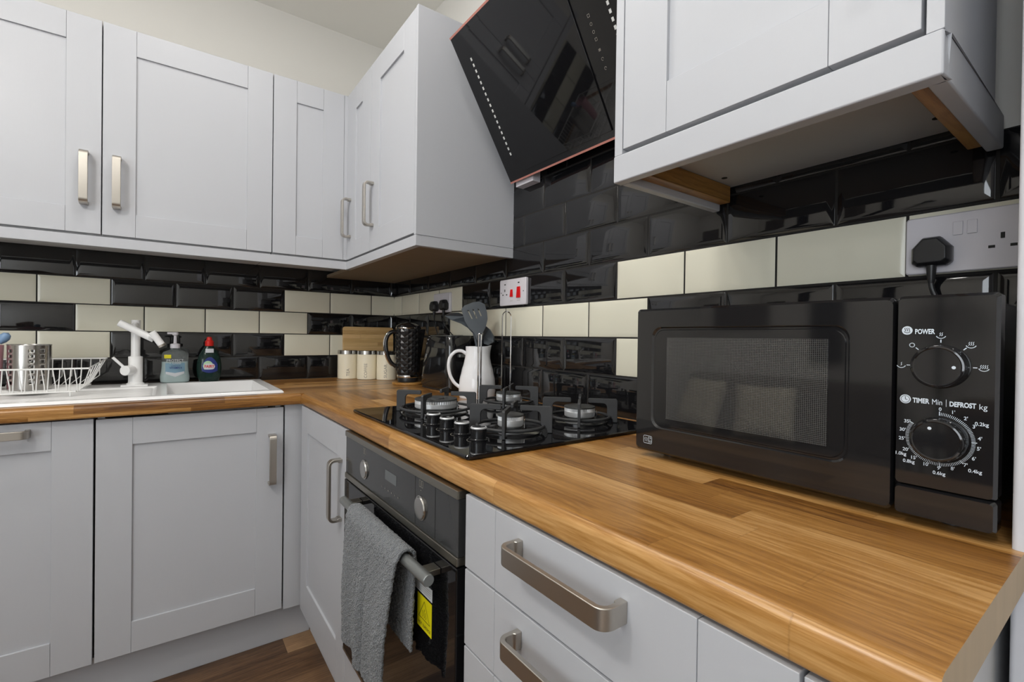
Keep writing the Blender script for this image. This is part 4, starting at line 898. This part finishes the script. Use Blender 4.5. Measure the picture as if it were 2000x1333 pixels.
# round trivet + kettle
kx, ky = -0.1270, -0.4720
mb = MB(); mb.lathe([(0.0, 0.0005), (0.063, 0.0005), (0.065, 0.003), (0.065, 0.009), (0.063, 0.011), (0.0, 0.011)], (kx, ky, W), n=48)
solo(mb, 'trivet', BATT, 'round wooden trivet under the kettle', 'trivet', (kx, ky, W))
KZ = W+0.0115
t = thing('electric_kettle', 'black quilted electric kettle with chrome-edged handle', 'kettle', (kx, ky, KZ))
mb = MB(); mb.lathe([(0.042, 0.0), (0.043, 0.003), (0.043, 0.016), (0.042, 0.018)], (kx, ky, KZ), n=40, cap0=True, cap1=True); mb.build('power_base', BMATT, root=t)
mb = MB(); mb.lathe([(0.0445, 0.0185), (0.0452, 0.020), (0.0455, 0.0280), (0.045, 0.029)], (kx, ky, KZ), n=40); mb.build('chrome_band', CHROME, root=t)
mb = MB(); nA, nZ = 11, 8; zz0, zz1 = 0.029, 0.226; vs = []; fs_ = []
rad = lambda s: 0.0460+0.0075*min(1, s*1.8)**0.7
rows = 2*nZ
for j in range(rows+1):
    s = j/rows
    for i in range(nA*2):
        a = 2*PI*i/(nA*2); bump = 0.0032 if (i+j) % 2 == 0 and 0 < j < rows else 0.0
        vs.append((kx+(rad(s)-0.001+bump)*math.cos(a), ky+(rad(s)-0.001+bump)*math.sin(a), KZ+zz0+(zz1-zz0)*s))
nn = nA*2
for j in range(rows):
    for i in range(nn):
        a, b_, c, d = j*nn+i, j*nn+(i+1) % nn, (j+1)*nn+(i+1) % nn, (j+1)*nn+i
        if (i+j) % 2 == 0: fs_ += [(a, b_, d), (b_, c, d)]
        else: fs_ += [(a, b_, c), (a, c, d)]
mb.add(vs, fs_); mb.build('quilted_body', QUILT, root=t, smooth=8)
mb = MB(); mb.lathe([(0.0540, 0.2265), (0.0548, 0.2280), (0.0540, 0.2310)], (kx, ky, KZ), n=40, mi=1); mb.lathe([(0.0540, 0.2310), (0.049, 0.240), (0.032, 0.248), (0.014, 0.251), (0.012, 0.256), (0.0, 0.257)], (kx, ky, KZ), n=40); mb.build('lid', [BPLAS, CHROME], root=t)
hd = V(-0.90, 0.20, 0).normalized()
def hp(r, z): return V(kx, ky, KZ)+hd*r+Z_*z
hpts = [hp(0.052, 0.212), hp(0.066, 0.212), hp(0.083, 0.200), hp(0.0925, 0.175), hp(0.0920, 0.142), hp(0.0840, 0.108), hp(0.071, 0.082), hp(0.050, 0.064)]
def smooth_path(P, k=6):
    out_ = []
    for i in range(len(P)-1):
        p0 = P[max(0, i-1)]; p1 = P[i]; p2 = P[i+1]; p3 = P[min(len(P)-1, i+2)]
        for q in range(k):
            s = q/k; out_.append(0.5*((2*p1)+(p2-p0)*s+(2*p0-5*p1+4*p2-p3)*s*s+(3*p1-p0-3*p2+p3)*s**3))
    return out_+[P[-1]]
mb = MB(); mb.tube(smooth_path(hpts), 0.0080, 12); mb.build('handle', BPLAS, root=t)
mb = MB(); side = V(-hd.y, hd.x, 0)
mb.tube([p+hd*0.0040-side*0.0040 for p in smooth_path(hpts)[3:-3]], 0.0074, 10)
mb.tube([hp(0.050, 0.214)-side*0.012, hp(0.046, 0.206)-side*0.030, hp(0.047, 0.17)-side*0.031, hp(0.046, 0.08)-side*0.029, hp(0.052, 0.062)-side*0.008], 0.0014, 6); mb.build('chrome_handle_trim', CHROME, root=t)
mb = MB(); sp = V(0.90, -0.42, 0).normalized(); sq = V(-sp.y, sp.x, 0)
L = [[V(kx, ky, KZ)+sp*(r0+d)+sq*wq+Z_*z for d, wq in ((-0.02, -w0), (0.0, -w0), (e0, 0.0), (0.0, w0), (-0.02, w0))] for z, r0, w0, e0 in ((0.050, 0.040, 0.012, 0.004), (0.110, 0.043, 0.018, 0.012), (0.180, 0.045, 0.022, 0.021), (0.2250, 0.045, 0.025, 0.028))]
mb.loops(L); mb.build('spout', BPLAS, root=t, bevel=0.002)
mb = MB(); mb.tube([V(kx, ky, KZ)+sp*(r0-0.002)-sq*(w0+0.001)+Z_*z for z, r0, w0 in ((0.052, 0.040, 0.012), (0.110, 0.043, 0.018), (0.180, 0.045, 0.022), (0.215, 0.045, 0.025))], 0.0012, 6); mb.build('chrome_spout_trim', CHROME, root=t)
mb = MB(); f7 = (V(kx, ky, KZ)+(hd*0.80-side*0.60).normalized()*0.0525, (hd*0.60+side*0.80).normalized(), Z_, (hd*0.80-side*0.60).normalized()); fbox(mb, f7, -0.007, 0.007, 0.085, 0.195, -0.004, 0.0035); mb.build('water_window', DISPL, root=t, bevel=0.002)
# toaster
t = thing('toaster', 'glossy black two-slice toaster between the kettle and the white jug', 'toaster', (-0.088, -0.71, W))
mb = MB(); mb.loops([[V(x, y-0.075*((z-W)/0.21)**1.3*max(0, (y+0.85)/0.25)**3, z) for x, y in rrect(-0.138+i, -0.026-i, -0.850+i, -0.600-i, 0.028)] for i, z in ((0.006, W+0.010), (0.001, W+0.018), (0.0, W+0.060), (0.0, W+0.100), (0.0, W+0.150), (0.001, W+0.200), (0.006, W+0.2110))])
mb.build('body', BPLAS, root=t)
mb = MB(); mb.box(-0.126, -0.042, -0.836, -0.614, W+0.0005, W+0.0105); mb.build('foot_frame', BMATT, root=t)
mb = MB(); mb.box(-0.118, -0.096, -0.80, -0.64, W+0.2105, W+0.2122); mb.build('bread_slot', BLK, root=t)
mb = MB(); mb.box(-0.070, -0.048, -0.80, -0.64, W+0.2105, W+0.2122); mb.build('bread_slot', BLK, root=t)
mb = MB(); mb.tube([V(x, y, W+0.209) for x, y in rrect(-0.135, -0.029, -0.847, -0.680, 0.026)], 0.0012, 6, closed=True); mb.tube([V(-0.124, -0.8478, W+0.015), V(-0.124, -0.8478, W+0.205)], 0.0010, 6); mb.build('chrome_trim', GREYM, root=t)
mb = MB(); mb.box(-0.096, -0.068, -0.862, -0.8495, W+0.13, W+0.142); mb.build('lever', GREYM, root=t, bevel=0.002)

# ------------------------------------------------------------------ jug and utensils
jx, jy = -0.1030, -0.9950; JH = 0.1740
jd = V(-0.80, 0.42, 0).normalized()      # towards the handle
t = thing('jug', 'white ceramic jug holding slate kitchen utensils', 'jug', (jx, jy, W))
def jprof(z):
    P = [(0, 0.0600), (0.012, 0.0620), (0.03, 0.0630), (0.06, 0.0605), (0.09, 0.0540), (0.12, 0.0460), (0.140, 0.0420), (0.155, 0.0405), (0.174, 0.0410)]
    for (a, ra), (b_, rb_) in zip(P, P[1:]):
        if z <= b_: s = (z-a)/(b_-a); s = s*s*(3-2*s)*0.5+s*0.5; return ra+(rb_-ra)*s
    return P[-1][1]
mb = MB(); n = 56; L = []
zs = [0.0005]+[JH*i/22 for i in range(1, 23)]
def ring(z, dr):
    out_ = []
    for i in range(n):
        a = 2*PI*i/n; v_ = V(math.cos(a), math.sin(a), 0); r = jprof(z)+dr; k = max(0, -v_.dot(jd)); sh_ = max(0, (z-0.13)/0.044)
        lip = k**8*0.007*sh_**1.5
        out_.append(V(jx, jy, W+z+k**10*0.004*sh_**3)+v_*(r+lip))
    return out_
L = [ring(z, 0) for z in zs]+[ring(z, -0.0035) for z in zs[::-1][:-1]]
mb.loops(L, 0, True, True); mb.build('jug_body', WHITEC, root=t, smooth=60)
def jp(r, z): return V(jx, jy, W)+jd*r+Z_*z
mb = MB(); mb.tube(smooth_path([jp(0.038, 0.148), jp(0.055, 0.158), jp(0.076, 0.155), jp(0.0935, 0.135), jp(0.098, 0.105), jp(0.092, 0.075), jp(0.078, 0.050), jp(0.060, 0.035)]), 0.0058, 12); mb.build('handle', WHITEC, root=t)
# camera-facing helper basis at the jug, as real tilted utensils
vd = V(jx-CAM.x, jy-CAM.y, 0).normalized(); vr = V(vd.y, -vd.x, 0)
def utensil(name, lab, outline, o, tilt_s, tilt_f, holes=(), stem=None, th=0.003, cat='utensil', curve=0.0, rotz=0.0):
    a = (vr*math.cos(rotz)+vd*math.sin(rotz)); upv = (Z_+vr*tilt_s+vd*tilt_f).normalized(); a = (a-upv*a.dot(upv)).normalized(); c = a.cross(upv)
    if c.dot(vd) > 0: c = -c
    t = thing(name, lab, cat, o, 'slate nylon utensils in the jug'); f = (o, a, upv, c)
    # build head through bmesh with holes
    cu = bpy.data.curves.new('h', 'CURVE'); cu.dimensions = '2D'; cu.fill_mode = 'BOTH'; cu.extrude = th/2; cu.bevel_depth = 0.0006
    for P in [outline]+list(holes):
        s_ = cu.splines.new('POLY'); s_.points.add(len(P)-1); s_.use_cyclic_u = True
        for k, (p, q) in enumerate(P): s_.points[k].co = (p, q, 0, 1)
    ob = bpy.data.objects.new('h', cu); COL.objects.link(ob); dg = bpy.context.evaluated_depsgraph_get(); dg.update(); me = bpy.data.meshes.new_from_object(ob.evaluated_get(dg))
    mb = MB(); mb.add([f[0]+a*v_.co.x+upv*v_.co.y+c*(v_.co.z+curve*(v_.co.y)**2*40-curve*abs(v_.co.x)**2*60) for v_ in me.vertices], [tuple(p.vertices) for p in me.polygons])
    bpy.data.objects.remove(ob); bpy.data.curves.remove(cu); bpy.data.meshes.remove(me)
    mb.build('head', SLATE, root=t)
    mb = MB(); mb.tube([f[0]+a*p+upv*q for p, q in stem], [0.0045]*len(stem), 10); mb.build('stem', SLATE, root=t)
o = V(jx, jy, W)+vr*(-0.006)+Z_*0.275-vd*0.01
hl = lambda x, a, b_, wd: [(x+0.0-wd, a), (x-wd*0.2-0.002, b_), (x+wd*0.9-0.002, b_), (x+wd, a)]
SCL = lambda P, kx_, ky_: [(p*kx_, q*ky_) for p, q in P]
utensil('slotted_turner', 'slate slotted turner standing in the white jug', SCL([(-0.008, -0.050), (-0.022, -0.030), (-0.030, -0.010), (-0.036, 0.026), (-0.028, 0.036), (-0.005, 0.044), (0.010, 0.045), (0.024, 0.036), (0.028, 0.010), (0.028, -0.010), (0.022, -0.032), (0.012, -0.052), (0.008, -0.075), (-0.002, -0.075)], 1.32, 1.12), o, -0.10, 0.05,
        holes=[SCL(h_, 1.32, 1.12) for h_ in ([(-0.022, 0.022), (-0.013, -0.006), (-0.009, -0.006), (-0.018, 0.022)], [(-0.009, 0.024), (-0.001, -0.006), (0.003, -0.006), (-0.005, 0.024)], [(0.004, 0.024), (0.011, 0.000), (0.015, 0.000), (0.008, 0.024)])], stem=[(0.004, -0.080), (0.004, -0.12), (0.004, -0.200), (0.004, -0.245)])
o = V(jx, jy, W)+vr*(-0.046)+Z_*0.262+vd*0.010
utensil('serving_spoon', 'slate serving spoon leaning left out of the white jug', [(0.020, -0.044), (0.008, -0.026), (-0.014, -0.008), (-0.042, 0.008), (-0.062, 0.026), (-0.044, 0.032), (-0.018, 0.028), (0.010, 0.014), (0.028, -0.008), (0.032, -0.030), (0.032, -0.044)], o, -0.12, 0.05, stem=[(0.026, -0.036), (0.030, -0.065), (0.036, -0.12), (0.044, -0.20)], curve=0.2, rotz=0.15)
o = V(jx, jy, W)+vr*(0.032)+Z_*0.216+vd*0.022
utensil('ladle', 'slate ladle leaning right out of the white jug', [(-0.018, 0.020), (-0.004, 0.026), (0.008, 0.018), (0.020, -0.002), (0.026, -0.022), (0.018, -0.036), (0.006, -0.034), (-0.010, -0.012)], o, 0.16, 0.02, stem=[(-0.010, 0.004), (-0.016, -0.04), (-0.018, -0.12), (-0.018, -0.160)], th=0.010, curve=0.5, rotz=-0.4)

# chrome wire rack behind the hob
t = thing('wire_rack', 'chrome wire lid rack standing between the jug and the hob', 'wire rack', (-0.09, -1.085, W))
def U(cx, cy, d, wd, h, r=0.0022):
    d = V(d[0], d[1], 0).normalized(); c = V(cx, cy, W+0.004); P = [c-d*wd/2]+[c-d*wd/2+Z_*(h-wd/2)]+[c+d*(-wd/2*math.cos(a))+Z_*(h-wd/2+wd/2*math.sin(a)) for a in [PI*i/8 for i in range(1, 8)]]+[c+d*wd/2+Z_*(h-wd/2), c+d*wd/2]
    return P
mb = MB(); mb.tube(U(-0.150, -1.083, (0.92, -0.40), 0.009, 0.212), 0.0028, 8); mb.build('front_loop', CHROME, root=t)
mb = MB(); mb.tube(U(-0.046, -1.085, (0.95, -0.05), 0.034, 0.288), 0.0022, 8); mb.build('back_loop', CHROME, root=t)
mb = MB(); mb.tube([(-0.165, -1.076, W+0.0035), (-0.03, -1.076, W+0.0035), (-0.026, -1.084, W+0.0035), (-0.03, -1.094, W+0.0035), (-0.165, -1.094, W+0.0035), (-0.169, -1.084, W+0.0035)], 0.0024, 8, closed=True); mb.build('base_rails', CHROME, root=t)

# ------------------------------------------------------------------ living side of the room, seen in the microwave door
t = thing('sofa', 'grey sofa against the far wall, reflected in the microwave door', 'sofa', (-2.85, -0.75, FZ))
mb = MB(); mb.box(-3.28, -2.45, -1.45, -0.06, FZ+0.05, 0.42); mb.build('seat', SOFAM, root=t, bevel=0.05, seg=4)
mb = MB(); mb.box(-3.29, -3.08, -1.45, -0.06, 0.40, 0.86); mb.build('backrest', SOFAM, root=t, bevel=0.05, seg=4)
def cushion(x, y, z, w_, h, rz, lab):
    mb = MB(); n = 14; vs = []; fs_ = []
    R_ = Matrix.Rotation(rz, 3, 'Z') @ Matrix.Rotation(-0.35, 3, 'Y')
    for sgn in (-1, 1):
        for i in range(n+1):
            for j in range(n+1):
                u = i/n*2-1; v_ = j/n*2-1; d = 0.075*((1-u**4)*(1-v_**4))**0.5; pin = 1-0.07*(1-abs(u)**2)*abs(v_)**6
                vs.append(V(x, y, z)+R_ @ V(sgn*d, u*w_/2*(1-0.06*(1-v_*v_)), v_*h/2*(1-0.06*(1-u*u))))
    m_ = (n+1)**2
    for k in range(2):
        for i in range(n):
            for j in range(n): fs_.append(tuple(k*m_+q for q in (i*(n+1)+j, (i+1)*(n+1)+j, (i+1)*(n+1)+j+1, i*(n+1)+j+1)))
    mb.add(vs, fs_); solo(mb, 'cushion', CUSH, lab, 'cushion', (x, y, z-h/2), 'cream sofa cushions', smooth=180)
cushion(-2.88, -0.32, 0.640, 0.40, 0.40, 0.35, 'cream textured cushion at the wall end of the sofa'); cushion(-2.90, -0.78, 0.635, 0.38, 0.38, -0.30, 'cream textured cushion in the middle of the sofa')
t = thing('armchair', 'brown fabric armchair facing away from the kitchen', 'armchair', (-2.25, -2.35, FZ))
mb = MB(); mb.box(-2.62, -1.98, -2.66, -2.02, FZ+0.08, 0.45); mb.build('seat', BROWNF, root=t, bevel=0.05, seg=4)
mb = MB(); mb.box(-1.978, -1.83, -2.78, -1.92, FZ+0.08, 0.93); mb.build('backrest', BROWNF, root=t, bevel=0.06, seg=4)
for y in (-2.725, -1.955): mb = MB(); mb.box(-2.62, -1.98, y-0.06, y+0.06, FZ+0.08, 0.62); mb.build('armrest', BROWNF, root=t, bevel=0.04, seg=4)
t = thing('side_table', 'small round side table between the sofa and the armchair', 'table', (-2.75, -1.70, FZ))
mb = MB(); mb.lathe([(0, 0.60), (0.20, 0.60), (0.20, 0.62), (0, 0.62)], (-2.75, -1.70, FZ), n=32); mb.build('tabletop', DARKF, root=t)
for a in (0.5, 2.6, 4.7): mb = MB(); mb.tube([(-2.75+0.16*math.cos(a), -1.70+0.16*math.sin(a), FZ), (-2.75+0.14*math.cos(a), -1.70+0.14*math.sin(a), FZ+0.60)], 0.010, 8); mb.build('leg', DARKF, root=t)
mb = MB(); mb.box(-3.299, -3.275, -0.62, -0.18, 1.22, 1.85); solo(mb, 'picture', ARTM, 'dark framed picture on the far wall above the sofa', 'picture', (-3.29, -0.4, 1.22))
t = thing('floor_lamp', 'slim black floor lamp beside the sofa', 'lamp', (-3.1, -1.64, FZ))
mb = MB(); mb.cyl((-3.1, -1.64, FZ), (-3.1, -1.64, FZ+0.02), 0.13, 28); mb.build('base', DARKF, root=t)
mb = MB(); mb.cyl((-3.1, -1.64, FZ+0.02), (-3.1, -1.64, 1.45), 0.012, 12); mb.build('pole', DARKF, root=t)
mb = MB(); mb.lathe([(0.05, 0), (0.16, -0.10)], (-3.1, -1.64, 1.50), n=28); mb.build('lamp_shade', DARKF, root=t)
for k, y in enumerate((-1.02,)):
    mb = MB(); P = [(-3.26+0.02*math.sin(i*1.1), y+0.20*(i/24-0.5)) for i in range(25)]; L = [[V(x, yy, z) for x, yy in P] for z in (0.98, 2.3)]
    mb.loops(L, 0, False, False, closed=False); o = solo(mb, 'curtain', DARKF, 'narrow dark curtain hanging on the far wall', 'curtain', (-3.26, y, 0.98), smooth=60); md = o.modifiers.new('s', 'SOLIDIFY'); md.thickness = 0.004
